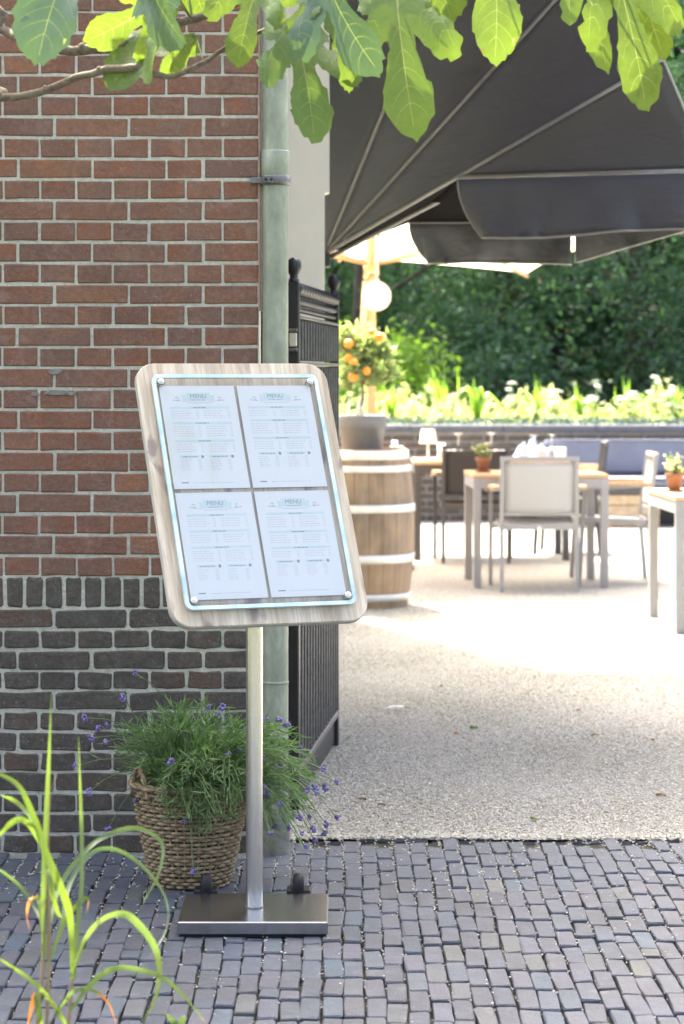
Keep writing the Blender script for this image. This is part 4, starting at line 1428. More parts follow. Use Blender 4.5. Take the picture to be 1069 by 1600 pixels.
m = MB(); m.tube([r0, r1, r2, P3, P4], .006, 8); m.build('edge_piping', M['awning_pipe'], aw)
m = MB(); m.box(-.03, .02, -.03, .12, -.06, .04, .004); m.build('hinge_bracket', M['black_iron'], aw)


def valance(name, top, drop, n=40, endcurve=True, lift=0.0, push=0.0, seed=0):
    """cloth strip hanging from a polyline, wavy, with a shaped left end"""
    m = MB(); rows = 7
    seglen = [(top[i + 1] - top[i]).length for i in range(len(top) - 1)]; tot = sum(seglen)
    def along(t):
        d = t * tot
        for i, s in enumerate(seglen):
            if d <= s or i == len(seglen) - 1: return top[i].lerp(top[i + 1], min(1, d / s))
            d -= s
    bot = []
    for i in range(n + 1):
        t = i / n; p = along(t)
        dr = drop(t) if callable(drop) else drop
        for j in range(rows):
            s = j / (rows - 1)
            inset = 0
            if endcurve:
                inset = .10 * (s ** 2.2) * max(0, 1 - t * 9)
            wv = .075 * s * noise.noise(Vector((t * 6 + seed, 0, s * 1.3))) + .02 * s * noise.noise(Vector((t * 24 + seed, 3, s * 2)))
            q = p + Vector((inset, -push * s + wv, -dr * s))
            m.v.append(tuple(q))
            if j == rows - 1: bot.append(q)
    for i in range(n):
        for j in range(rows - 1):
            a_ = i * rows + j
            m.f.append((a_, a_ + rows, a_ + rows + 1, a_ + 1)); m.s.append(True)
    o = m.build(name, M['awning'], aw, fix=False)
    sm = o.modifiers.new('thick', 'SOLIDIFY'); sm.thickness = .003
    hem = [Vector(m.v[j]) for j in range(rows)] + bot[1:]
    h = MB(); h.tube([q + Vector((0, -.004, 0)) for q in hem], .0055, 5); h.build('hem_piping', M['awning_pipe'], o)
    return o


valance('valance', [Q + Vector((0, -.02, -.01)), P4 + Vector((0, -.02, -.01))], lambda t: .245 - .015 * t + .012 * math.sin(t * 6), push=.05, seed=1)
valance('rear_valance', [B0, B1], lambda t: .2 - .01 * math.sin(t * 3.1), seed=4)
valance('rear_valance', [B1 + Vector((.02, 0, 0)), B2], lambda t: .19 - .06 * t, endcurve=False, seed=7)

# ------------------------------------------------------------------ cream parasol
PC = Vector((.215, 18.8, 0))
pa = tag(empty('cream_parasol', PC), 'cream canvas parasol on a wooden pole behind the dark awning', 'parasol')
m = MB(); m.lathe([(.034, .1), (.034, 2.95), (.02, 2.98), (.001, 2.985)], 18); m.build('pole', M['parasol_wood'], pa)
m = MB(); m.box(-.3, .3, -.3, .3, 0, .07, .01); m.lathe([(.05, .07), (.05, .4), (.035, .41)], 16); m.build('base', M['alu_dark'], pa)
cF = Vector((1.28, 1.85, 2.235)); cR = Vector((1.62, -1.3, 2.30)); cN = Vector((-1.55, -1.75, 2.36)); cL = Vector((-1.75, 1.4, 2.36)); apex = Vector((0, 0, 2.98))
for a_, b_ in ((cF, cR), (cR, cN), (cN, cL), (cL, cF)):
    m = MB(); n = 12; idx = {}
    for i in range(n + 1):
        for j in range(n + 1 - i):
            u, v = i / n, j / n; w = 1 - u - v
            p = apex * w + a_ * u + b_ * v
            p.z += -.12 * u * v * 0 - .10 * w * (u + v) + .05 * 4 * u * v
            idx[(i, j)] = len(m.v); m.v.append(tuple(p))
    for i in range(n):
        for j in range(n - i):
            m.f.append((idx[(i, j)], idx[(i + 1, j)], idx[(i, j + 1)])); m.s.append(True)
            if i + j < n - 1: m.f.append((idx[(i + 1, j)], idx[(i + 1, j + 1)], idx[(i, j + 1)])); m.s.append(True)
    m.build('canopy_panel', M['canvas'], pa, fix=False)
for c_ in (cF, cR, cN, cL, (cF + cR) / 2 + Vector((0, 0, .05)), (cR + cN) / 2 + Vector((0, 0, .05)), (cL + cF) / 2 + Vector((0, 0, .05)), (cN + cL) / 2 + Vector((0, 0, .05))):
    mid = apex.lerp(c_, .5) + Vector((0, 0, -.14))
    m = MB(); m.tube([apex + Vector((0, 0, -.12)), mid, c_ + Vector((0, 0, -.03))], .014, 6); rb = m.build('rib', M['parasol_wood'], pa)
    m = MB(); m.tube([(0, 0, 2.22), mid.lerp(apex, -.1) + Vector((0, 0, -.02))], .012, 6); m.build('strut', M['parasol_wood'], rb)
m = MB(); m.bar(cR + Vector((-.1, .02, -.03)), cR + Vector((.07, -.04, .0)), .035, .035); m.build('rib_tip', M['parasol_wood'], pa)
m = MB(); m.lathe([(.036, 2.14), (.055, 2.15), (.055, 2.25), (.036, 2.26)], 16); m.build('hub', M['parasol_wood'], pa)
m = MB()
m.tube([(.05 * math.cos(w), .05 * math.sin(w), 2.02 + .012 * w + .02 * math.sin(3 * w)) for w in np.linspace(0, 18, 70)], .009, 5)
m.tube([(-.05, -.04, 2.1), (-.075, -.05, 1.7), (-.07, -.05, 1.4), (-.06, -.05, 1.62), (-.045, -.05, 2.05)], .016, 6)
m.build('rope', M['rope'], pa)
gl_c = at(588, 463, 18.35)
gl_ = tag(empty('globe_lamp', gl_c), 'round white globe lamp hanging in front of the parasol pole', 'lamp')
m = MB(); m.ball((0, 0, 0), .106, 28, 18); m.build('globe', M['opal'], gl_)
m = MB(); m.lathe([(.012, .1), (.012, .115), (.004, .118)], 10); m.tube([(0, 0, .11), (.01, .1, .3), (-.02, .3, .55)], .004, 5); m.build('cord', M['white_plastic'], gl_)

# ------------------------------------------------------------------ barrel and potted orange tree
BBX, BBY = .118, 15.75
ba = tag(empty('wine_barrel', (BBX, BBY, 0)), 'upright wooden wine barrel with pale metal hoops on the gravel', 'barrel')
BBH = .965
def bar_r(z): return .282 + .048 * math.sin(math.pi * min(max(z / BBH, 0), 1)) ** .8
nst = 22
for i in range(nst):
    w0 = 2 * math.pi * i / nst + .004; w1 = 2 * math.pi * (i + 1) / nst - .004
    m = MB(); zs = np.linspace(.0, BBH, 11); rows = []
    for z_ in zs:
        r_ = bar_r(z_)
        for rr, w in ((r_ - .022, w0), (r_ - .002, w0), (r_ + .0005, (w0 + w1) / 2), (r_ - .002, w1), (r_ - .022, w1)):
            m.v.append((rr * math.cos(w), rr * math.sin(w), z_))
    for q in range(10):
        for s in range(5):
            s2 = (s + 1) % 5
            m.f.append((q * 5 + s, q * 5 + s2, (q + 1) * 5 + s2, (q + 1) * 5 + s)); m.s.append(False)
    m.f.append((0, 1, 2, 3, 4)); m.f.append(tuple(50 + s for s in range(5))); m.s += [False, False]
    m.build('stave', M['barrel'], ba)
m = MB(); m.lathe([(.001, BBH - .03), (.262, BBH - .03), (.262, BBH - .06), (.001, BBH - .06)], 24); m.build('lid', M['barrel'], ba)
for py0, py1 in ((702, 716), (725, 735), (785, 797), (862, 875), (923, 934)):
    z1 = BBH - (py0 - 700) / 245 * BBH; z0 = BBH - (py1 - 700) / 245 * BBH
    m = MB(); m.lathe([(bar_r(z0) + .0005, z0), (bar_r(z0) + .005, z0 + .001), (bar_r(z1) + .005, z1 - .001), (bar_r(z1) + .0005, z1)], 48); m.build('hoop', M['hoop'], ba)

op_ = tag(empty('plant_pot', (BBX + .005, BBY, BBH - .03)), 'grey round plastic plant pot standing on the wine barrel', 'pot')
m = MB(); m.lathe([(.001, .0), (.118, .0), (.122, .01), (.140, .15), (.148, .152), (.153, .228), (.150, .234), (.142, .232), (.138, .2), (.001, .2)], 40); m.build('pot', M['pot_grey'], op_)
ot = tag(empty('orange_tree', (BBX + .005, BBY, BBH + .168)), 'small orange tree with ripe fruit in the grey pot', 'tree')
OTO = Vector(ot.location)
m = MB(); m.tube([(0, 0, 0), (-.004, 0, .08), (.006, 0, .17), (.0, .0, .26), (.01, 0, .42), (0, 0, .6)], [.011, .01, .010, .009, .007, .004], 8)
ro_ = random.Random(9)
tw = []
for i in range(34):
    a = ro_.uniform(0, 6.28); el = ro_.uniform(-.3, 1.2); L = ro_.uniform(.1, .2)
    s = Vector((0, 0, ro_.uniform(.2, .5))); q = s + Vector((math.cos(a) * math.cos(el), math.sin(a) * math.cos(el), math.sin(el))) * L
    m.tube([s, s.lerp(q, .5) + Vector((0, 0, .01)), q], .003, 4); tw.append((s, q))
m.build('trunk', M['bark'], ot)
C, Ls, Ws, Ds = [], [], [], []
for i in range(2600):
    s, q = ro_.choice(tw)
    t = ro_.uniform(.4, 1.15); c = s.lerp(q, t) + Vector((ro_.gauss(0, .022), ro_.gauss(0, .022), ro_.gauss(0, .022)))
    d = ((q - s).normalized() + Vector((ro_.gauss(0, .6), ro_.gauss(0, .6), ro_.gauss(.2, .5))))
    C.append(c); Ls.append(ro_.uniform(.04, .07)); Ws.append(ro_.uniform(.02, .032)); Ds.append(d)
V, F = leaf_cards(np.array(C), np.array(Ls), np.array(Ws), np.array(Ds))
o = link('foliage', np_mesh('foliage', V, F, M['citrus_leaf']), ot); o['kind'] = 'stuff'
for (px, py, d, r_) in ((545, 537, 15.58, .037), (581, 519, 15.57, .032), (593, 527, 15.62, .036), (553, 566, 15.56, .033), (545, 560, 15.6, .03), (573, 580, 15.58, .032), (552, 589, 15.58, .037)):
    r_ *= .85 * ro_.uniform(.9, 1.12); m = MB(); m.ball((0, 0, 0), r_, 14, 10, ro_.uniform(.86, .97)); fr_ = m.build('orange', M['orange'], ot, at(px, py, d) - OTO)
    m = MB(); m.tube([(0, 0, r_ * .88), (0, .01, r_ * 1.4), (.0, .03, r_ * 2.0)], .002, 4); m.build('fruit_stalk', M['bark'], fr_)
# shoots in the pot
m = MB()
for i in range(7):
    x = ro_.uniform(-.1, .02); y = ro_.uniform(-.1, .05)
    m.tube([(x, y, 0), (x + ro_.gauss(0, .01), y, .06), (x + ro_.gauss(0, .02), y, ro_.uniform(.1, .16))], [.006, .006, .003], 5)
m.build('pale_shoot', M['umbel'], ot)
tl = tag(empty('white_dish', (BBX + .215, BBY - .02, BBH)), 'small white dish on the barrel beside the grey pot', 'dish')
m = MB(); m.lathe([(.001, 0), (.03, 0), (.045, .014), (.042, .014), (.028, .005), (.001, .005)], 18); m.build('dish', M['white_plastic'], tl)
m = MB(); m.lathe([(.001, .005), (.018, .005), (.018, .05), (.001, .05)], 14, (-.01, 0, 0)); m.build('candle', M['linen'], tl)


# ------------------------------------------------------------------ terrace furniture
def table(name_label, cx, cy, w, d, h=.75, rz=0, mat='alu', nsl=7):
    t = tag(empty('terrace_table', (cx, cy, 0), rz), name_label, 'table', 'terrace tables')
    L = .052
    for sx in (-1, 1):
        for sy in (-1, 1):
            m = MB(); x = sx * (w / 2 - L / 2); y = sy * (d / 2 - L / 2)
            m.box(x - L / 2, x + L / 2, y - L / 2, y + L / 2, 0, h - .028, .003); m.build('leg', M[mat], t)
    m = MB()
    for sy in (-1, 1): m.box(-w / 2 + L, w / 2 - L, sy * (d / 2 - .012) - .012, sy * (d / 2 - .012) + .012, h - .095, h - .03)
    for sx in (-1, 1): m.box(sx * (w / 2 - .012) - .012, sx * (w / 2 - .012) + .012, -d / 2 + L, d / 2 - L, h - .095, h - .03)
    m.build('apron', M[mat], t)
    sl = d / nsl
    for i in range(nsl):
        y0 = -d / 2 + i * sl
        m = MB(); m.box(-w / 2 - .004, w / 2 + .004, y0 + .002, y0 + sl - .002, h - .027, h, .003); m.build('slat', M['teak'], t)
    return t


def chair(label, cx, cy, rz, dark=False):
    """stacking armchair facing local +y"""
    t = tag(empty('terrace_chair', (cx, cy, 0), rz), label, 'chair', 'terrace chairs')
    fm = M['alu_dark'] if dark else M['alu']; mm = M['mesh_dark'] if dark else M['mesh_grey']
    w = .245
    for s in (-1, 1):
        m = MB(); m.bar((s * w, -.27, 0), (s * w, -.235, .43), .026, .03); m.bar((s * w, -.235, .43), (s * (w - .003), -.29, .87), .026, .028); m.build('back_leg', fm, t)
        m = MB(); m.bar((s * (w + .045), .24, 0), (s * (w + .045), .20, .645), .026, .03); m.bar((s * (w + .045), .215, .40), (s * (w - .01), .215, .40), .024, .024); m.build('front_leg', fm, t)
        m = MB()
        prev = None
        for i in range(9):
            tt = i / 8
            p = Vector((s * (w + .056 - .02 * (1 - tt) ** 2), -.255 + tt * .5, .645 + .018 * math.sin(math.pi * tt) + .03 * (1 - tt)))
            if prev is not None: m.bar(prev, p + (p - prev) * .04, .055, .024)
            prev = p
        ar = m.build('armrest', M['teak'], t)
        m = MB(); m.bar((s * (w + .03), -.262, .665), (s * (w + .047), .2, .642), .03, .016); m.build('arm_bar', fm, ar)
    m = MB(); m.bar((-w - .013, -.29, .868), (w + .013, -.29, .868), .03, .03); m.build('back_rail', fm, t)
    m = MB(); m.bar((-w, -.245, .505), (w, -.245, .505), .02, .02); m.build('lower_back_rail', fm, t)
    m = MB(); nx_, nz_ = 8, 8
    for i in range(nx_ + 1):
        for j in range(nz_ + 1):
            u = i / nx_; v = j / nz_
            m.v.append((-w + .012 + u * (2 * w - .024), -.244 - .044 * v - .018 * math.sin(math.pi * u), .51 + .335 * v))
    for i in range(nx_):
        for j in range(nz_):
            a_ = i * (nz_ + 1) + j; m.f.append((a_, a_ + nz_ + 1, a_ + nz_ + 2, a_ + 1)); m.s.append(True)
    o = m.build('backrest', mm, t, fix=False); o.modifiers.new('s', 'SOLIDIFY').thickness = .006
    m = MB()
    for i in range(nx_ + 1):
        for j in range(nz_ + 1):
            u = i / nx_; v = j / nz_
            m.v.append((-w + .014 + u * (2 * w - .028), -.225 + v * .455, .425 + .02 * v - .022 * math.sin(math.pi * u) * math.sin(math.pi * v)))
    for i in range(nx_):
        for j in range(nz_):
            a_ = i * (nz_ + 1) + j; m.f.append((a_, a_ + nz_ + 1, a_ + nz_ + 2, a_ + 1)); m.s.append(True)
    o = m.build('seat', mm, t, fix=False); o.modifiers.new('s', 'SOLIDIFY').thickness = .008
    m = MB()
    m.bar((-w, -.23, .42), (w, -.23, .42), .028, .035); m.bar((-w, .23, .435), (w, .23, .435), .028, .03)
    for s in (-1, 1): m.bar((s * w, -.23, .42), (s * w, .23, .435), .026, .032)
    m.build('seat_frame', fm, t)
    m = MB(); m.box(-.012, .012, -.262, -.245, .405, .425, .003); m.build('maker_badge', M['linen'], t)
    return t


table('grey table with wooden slatted top behind the light grey chair', 1.31, 17.38, .90, .75, .755, R(2))
chair('light grey armchair seen from behind at the middle table', 1.288, 16.97, 0)
chair('grey armchair in profile facing the middle table from the right', 1.84, 17.58, R(90))
table('grey table with wooden top cut off at the right edge of the photo', 2.28, 14.51, .94, .98, .755, R(2))
table('shaded table with white lamp and glasses near the back brick wall', 1.14, 19.85, 1.18, .75, .755, 0, 'alu_dark')
chair('dark charcoal armchair seen from behind at the shaded back table', 1.005, 19.46, 0, True)
chair('charcoal armchair by the blue bench with only its back top showing', 1.80, 20.35, R(80), True)
chair('pale armchair right of the table cut off at the right edge', 2.99, 14.5, R(90))


def pot_plant(label, p, h=.105, seed=0, r=.05, fol=.09):
    pp = tag(empty('flower_pot', p), label, 'flower pot', 'terracotta pots on the tables')
    m = MB(); m.lathe([(.001, 0), (r * 1.05, 0), (r * 1.1, .012), (r * .75, .013)], 20); m.build('saucer', M['terracotta'], pp)
    m = MB(); m.lathe([(.001, .0135), (r * .68, .0135), (r * .92, h * .72), (r * 1.06, h * .73), (r * 1.08, h), (r * .95, h), (r * .9, h * .88), (.001, h * .88)], 22); m.build('pot', M['terracotta'], pp)
    rr = random.Random(seed); C, Ls, Ws, Ds = [], [], [], []; stm = MB(); fls = []
    for i in range(26):
        a = rr.uniform(0, 6.28); e_ = rr.uniform(.25, 1.4); L = rr.uniform(.5, 1.15) * fol
        q = Vector((math.cos(a) * math.cos(e_) * L, math.sin(a) * math.cos(e_) * L, h + math.sin(e_) * L))
        stm.tube([(0, 0, h * .85), (q.x * .4, q.y * .4, h + (q.z - h) * .6), q], .0018, 4)
        for j in range(6):
            t_ = rr.uniform(.4, 1); C.append(Vector((q.x * t_, q.y * t_, h * .9 + (q.z - h * .9) * t_))); Ls.append(rr.uniform(.025, .042)); Ws.append(rr.uniform(.014, .022)); Ds.append(Vector((rr.gauss(0, 1), rr.gauss(0, 1), rr.gauss(.3, .6))))
        if i % 3 == 0: fls.append(q)
    stm.build('stems', M['lav_stem'], pp)
    V, F = leaf_cards(np.array(C), np.array(Ls), np.array(Ws), np.array(Ds))
    o = link('foliage', np_mesh('foliage', V, F, M['bed_leaf']), pp); o['kind'] = 'stuff'
    for q in fls:
        m = MB()
        for k_ in range(5):
            w = k_ * 1.257; m.ball((q.x + .008 * math.cos(w), q.y + .008 * math.sin(w), q.z + .004), .0065, 6, 4, .5)
        m.build('flower', M['umbel'], pp)
    return pp


pot_plant('terracotta pot with yellow green plant on the middle table', (at(755, 727, 17.3).x, 17.3, .756), seed=1, r=.05)
pot_plant('terracotta pot with white flowers on the right hand table', (at(1054, 757, 14.55).x, 14.55, .756), seed=2, r=.048, fol=.11)


def wine_glass(label, p, inverted=True, s=1.0):
    g = tag(empty('wine_glass', p), label, 'wine glass', 'glasses on the tables')
    prof = [(.001, 0), (.034, 0), (.035, .002), (.006, .008), (.0045, .02), (.0045, .085), (.012, .095), (.033, .125), (.039, .155), (.035, .19), (.033, .205)]
    bowl = prof[6:]; foot = prof[:6] + [(.0045, .09)]
    if inverted:
        bowl = [(r, .205 - z) for r, z in bowl]; foot = [(r, .205 - z) for r, z in foot]
    m = MB(); m.lathe([(r * s, z * s) for r, z in bowl], 20); m.build('bowl', M['glass'], g)
    m = MB(); m.lathe([(r * s, z * s) for r, z in foot], 20); m.build('stem_and_foot', M['glass'], g)
    return g


TZ = .756
def on_table(px, d): return (at(px, 700, d).x, d, TZ)
lm = tag(empty('table_lamp', on_table(669, 19.72)), 'small white table lamp with cone shade on the shaded table', 'lamp')
m = MB(); m.lathe([(.001, 0), (.045, 0), (.045, .008), (.009, .012), (.008, .13), (.001, .13)], 20); m.build('lamp_base', M['white_plastic'], lm)
m = MB(); m.lathe([(.068, .128), (.049, .238), (.047, .238), (.066, .128)], 28); m.lathe([(.001, .234), (.047, .236)], 28); m.build('lamp_shade', M['shade'], lm)
cg = tag(empty('candle_glass', on_table(690, 19.75)), 'tall candle glass between the table lamp and the tumbler', 'candle')
m = MB(); m.lathe([(.001, 0), (.03, 0), (.031, .13), (.029, .13), (.028, .004), (.001, .004)], 18); m.build('glass', M['glass'], cg)
m = MB(); m.lathe([(.001, .005), (.022, .005), (.022, .09), (.001, .09)], 14); m.build('candle', M['linen'], cg)
for px, lab in ((704, 'squat tumbler left of the upturned wine glass on the shaded table'), (781, 'squat tumbler right of the terracotta pot on the shaded table')):
    g = tag(empty('tumbler', on_table(px, 19.75)), lab, 'tumbler', 'tumblers on the shaded table')
    m = MB(); m.lathe([(.001, 0), (.034, 0), (.04, .085), (.0385, .085), (.032, .006), (.001, .006)], 18); m.build('glass', M['glass'], g)
    m = MB(); m.lathe([(.001, .007), (.03, .007), (.034, .045), (.001, .045)], 14); m.build('tea_light', M['linen'], g)
wine_glass('upturned wine glass beside the tumbler on the shaded table', on_table(716, 19.7))
wine_glass('upturned wine glass behind the terracotta pot', on_table(768, 19.8))
wine_glass('upturned wine glass left, among the blue napkins', on_table(834, 19.62), s=.95)
wine_glass('upturned wine glass right of the blue napkins above the chair back', on_table(862, 19.7), s=.95)
nk = tag(empty('napkin_bundle', on_table(829, 19.85)), 'crumpled pale blue napkins bundled on the shaded table', 'napkins')
for i in range(3):
    r = random.Random(40 + i); m = MB(); n = 14
    for a_ in range(n + 1):
        for b_ in range(n + 1):
            u = a_ / n * 2 - 1; v = b_ / n * 2 - 1
            rr = math.sqrt(u * u + v * v)
            z_ = max(.002, .15 * math.exp(-rr * rr * 1.6) + .035 * noise.noise(Vector((u * 2.6 + i * 5, v * 2.6, i))) * (1 - .3 * rr))
            m.v.append((u * .075 + (-.06, .02, .08)[i], v * .06 + (.0, .03, -.02)[i], z_ * (.85, 1.1, .8)[i]))
    for a_ in range(n):
        for b_ in range(n):
            q = a_ * (n + 1) + b_; m.f.append((q, q + n + 1, q + n + 2, q + 1)); m.s.append(True)
    o = m.build('napkin', M['napkin'], nk, fix=False); o.modifiers.new('s', 'SOLIDIFY').thickness = .003
for px, d, lab, n_ in ((846, 19.66, 'stack of white plates on the shaded table beside the napkins', 7), (876, 19.66, 'folded white linen pile right of the plate stack', 5), (888, 17.6, 'low white side plates near the middle table right end', 2)):
    pl = tag(empty('white_tableware', on_table(px, d)), lab, 'tableware')
    for i in range(n_):
        m = MB()
        if 'linen' in lab: m.box(-.04, .04, -.05, .05, .001 + i * .02, .0195 + i * .02, .006); m.build('napkin', M['linen'], pl)
        else: m.lathe([(.001, i * .012), (.035, i * .012), (.06, i * .012 + .012), (.057, i * .012 + .014), (.03, i * .012 + .004), (.001, i * .012 + .004)], 22); m.build('plate', M['linen'], pl)

# ------------------------------------------------------------------ back garden wall, bench
GY = 24.6
gw = tag(empty('garden_wall', (1.6, GY, 0)), 'low dark brick garden wall with stone coping behind the terrace', 'wall')
m = MB(); m.box(-9, 9, .012, .25, -.05, .86); m.build('mortar_core', M['wall_mortar'], gw)
gbm = [brick_mesh(500 + i, .206, .055, M['brick_dark'], .002, .004) for i in range(6)]
for row in range(12):
    z_ = .03 + row * .0695
    x = -2.0 + (row % 2) * .1105
    while x < 2.25:
        link('brick', random.choice(gbm), gw, (x, .009 + random.uniform(-.001, .001), z_), (0, 0, 0)); x += .2205
x = -9
while x < 9:
    m = MB(); m.box(x + .003, x + .892, -.03, .29, .862, .925, .008); m.build('coping_stone', M['coping'], gw); x += .895
bn = tag(empty('bench', (3.2, 24.05, 0)), 'long bench with blue grey cushions against the garden wall', 'bench')
for i in range(2):
    x0 = -1.28 + i * 1.55
    for nm, (y0, y1, z0, z1), ph in (('seat_cushion', (-.38, .22, .36, .45), 0), ('back_cushion', (.24, .40, .46, .79), 1)):
        m = MB(); nx_, ny_ = 14, 8
        vs = []
        bm = bmesh.new(); bmesh.ops.create_cube(bm, size=1)
        bmesh.ops.subdivide_edges(bm, edges=bm.edges, cuts=7, use_grid_fill=True)
        for v in bm.verts:
            c = v.co
            bul = (1 - (2 * c.x) ** 4) * (1 - (2 * c.y) ** 4 * (0 if ph == 0 else 1)) * (1 - (2 * c.z) ** 4 * (0 if ph else 1))
            px_, py_2, pz_ = c.x, c.y, c.z
            if ph: py_2 -= .12 * bul * (1 if c.y < 0 else 0) + .08 * noise.noise(Vector((c.x * 5 + i * 3, c.z * 3, 1))) * (1 if c.y < 0 else 0)
            else: pz_ += .1 * bul * (1 if c.z > 0 else 0)
            v.co = (x0 + .775 + px_ * 1.54, (y0 + y1) / 2 + py_2 * (y1 - y0), (z0 + z1) / 2 + pz_ * (z1 - z0))
        bmesh.ops.bevel(bm, geom=[e_ for e_ in bm.edges if len(e_.link_faces) == 2 and e_.calc_face_angle(0) > .9], offset=.02, segments=2, affect='EDGES')
        me = bpy.data.meshes.new(nm); bm.to_mesh(me); bm.free(); me.materials.append(M['cushion'])
        me.polygons.foreach_set('use_smooth', [True] * len(me.polygons))
        link(nm, me, bn)
m = MB(); m.box(-1.28, 1.82, -.36, .2, .3, .358, .004); m.build('bench_frame', M['alu_dark'], bn)
for x0 in (-.82, .5):
    for r_ in range(3):
        m = MB(); m.box(x0, x0 + .56, -.35, -.33, .005 + r_ * .098, .095 + r_ * .098, .003); m.build('crate_plank', M['crate'], bn); m = MB(); m.box(x0, x0 + .56, .1, .12, .005 + r_ * .098, .095 + r_ * .098, .003); m.build('crate_plank', M['crate'], bn)
    m = MB(); m.box(x0 + .01, x0 + .05, -.33, .1, .0, .298); m.build('crate_post', M['crate'], bn); m = MB(); m.box(x0 + .51, x0 + .55, -.33, .1, .0, .298); m.build('crate_post', M['crate'], bn)
m = MB(); m.box(-1.27, 1.7, .05, .09, .0, .3); m.build('bench_back_board', M['alu_dark'], bn)

# ------------------------------------------------------------------ planting on the wall
m = MB(); m.box(-9, 12, GY + .26, GY + 3.2, -.05, .84); tag(m.build('planting_bed', M['soil']), kind='structure')
rb_ = random.Random(21)
NB = 9000
C = np.stack([RNG.uniform(-1.5, 5.2, NB), RNG.uniform(GY + .2, GY + 1.9, NB), np.zeros(NB)], 1)
hgt = np.array([.13 + .34 * noise.noise(Vector((c[0] * 2.6, c[1] * 1.2, 0))) + .2 * noise.noise(Vector((c[0] * 7, c[1] * 3, 4))) + .07 * (c[1] - GY) for c in C])
C[:, 2] = .86 + RNG.random(NB) ** .8 * np.maximum(hgt, .05)
Ds = RNG.normal(size=(NB, 3)) + np.array([0, 0, .6])
V, F = leaf_cards(C, RNG.uniform(.05, .13, NB), RNG.uniform(.025, .06, NB), Ds)
tag(link('bedding_plants', np_mesh('bedding_plants', V, F, M['bed_leaf'])), 'mass of sunlit low leafy plants filling the wall top bed', kind='stuff')
NB = 2600
C = np.stack([RNG.uniform(-1.5, 5.2, NB), RNG.uniform(GY + .02, GY + .3, NB), RNG.uniform(.925, .985, NB)], 1)
V, F = leaf_cards(C, RNG.uniform(.03, .06, NB), RNG.uniform(.015, .03, NB), RNG.normal(size=(NB, 3)))
tag(link('creeping_plants', np_mesh('creeping_plants', V, F, M['bed_blue'])), 'bluish creeping plants along the wall coping', kind='stuff')


def iris_clump(px, top, label, seed, nb=7, bend=.4):
    rr = random.Random(seed); d = GY + rr.uniform(.5, 1.0)
    base = Vector((at(px, 600, d).x, d, .84)); H = at(px, top, d).z - .84
    t = tag(empty('sword_leaf_plant', base), label, 'plant', 'tall plants in the wall bed')
    for i in range(nb):
        a = rr.uniform(0, 6.28); h = H * rr.uniform(.7, 1.05); w = rr.uniform(.018, .03)
        lean = rr.uniform(.05, bend)
        pts = []
        for j in range(9):
            s = j / 8; fold = max(0, s - .62) * (1.6 if rr.random() < .6 else .2)
            pts.append(Vector((math.cos(a) * lean * H * (s * s + fold * .6), math.sin(a) * lean * H * s * s, h * (s - fold * fold * 1.6))))
        m = MB(); vs = []
        side = Vector((-math.sin(a + .5), math.cos(a + .5), 0))
        for j, p in enumerate(pts):
            s = j / 8; ww = w * (1 - s ** 2.5) + .001; vs += [p - side * ww, p + side * ww]
        m.add(vs, [(2 * j, 2 * j + 1, 2 * j + 3, 2 * j + 2) for j in range(8)], True); m.build('blade', M['bush_leaf'], t, fix=False)
    return t


for i, (px, top, lab) in enumerate(((612, 596, 'leftmost clump of sword leaves in the wall bed beside the orange tree'), (690, 585, 'bent sword leaves rising behind the white table lamp'), (745, 590, 'sword leaves behind the terracotta pot plant'), (838, 598, 'thin sword leaves above the blue napkins'), (905, 610, 'low sword leaves above the blue bench left end'), (980, 600, 'sword leaves between two umbel flowers near the right edge'), (1056, 590, 'rightmost clump of sword leaves in the wall bed'))):
    iris_clump(px, top - 14, lab, 60 + i, 11)


def umbel(px, top, label, seed, mat='umbel'):
    rr = random.Random(seed); d = GY + rr.uniform(.4, .9)
    base = Vector((at(px, 600, d).x, d, .84)); H = at(px, top, d).z - .84
    t = tag(empty('umbel_plant', base), label, 'plant', 'flowering plants in the wall bed')
    m = MB(); m.tube([(0, 0, 0), (rr.gauss(0, .02), 0, H * .5), (0, 0, H)], .006, 5)
    C, Ls, Ws, Ds = [], [], [], []
    heads = []
    for i in range(5):
        q = Vector((rr.gauss(0, .06), rr.gauss(0, .06), H * rr.uniform(.55, 1.0))) if i else Vector((0, 0, H))
        m.tube([(0, 0, H * .45), (q.x * .5, q.y * .5, (H * .45 + q.z) / 2), q], .004, 4); heads.append(q)
        for j in range(10):
            C.append(Vector((rr.gauss(0, .06), rr.gauss(0, .06), H * rr.uniform(.1, .7)))); Ls.append(rr.uniform(.06, .12)); Ws.append(rr.uniform(.03, .05)); Ds.append(Vector((rr.gauss(0, 1), rr.gauss(0, 1), rr.gauss(.2, .5))))
    m.build('stem', M['lav_stem'], t)
    V, F = leaf_cards(np.array(C), np.array(Ls), np.array(Ws), np.array(Ds)); o = link('foliage', np_mesh('foliage', V, F, M['bed_leaf']), t); o['kind'] = 'stuff'
    for q in heads:
        m = MB(); R_ = rr.uniform(.035, .07)
        for j in range(22):
            a = rr.uniform(0, 6.28); s = math.sqrt(rr.random()) * R_
            m.ball((q.x + s * math.cos(a), q.y + s * math.sin(a), q.z + .02 * (1 - (s / R_) ** 2)), .009, 5, 4, .7)
        m.build('flower_head', M[mat], t)


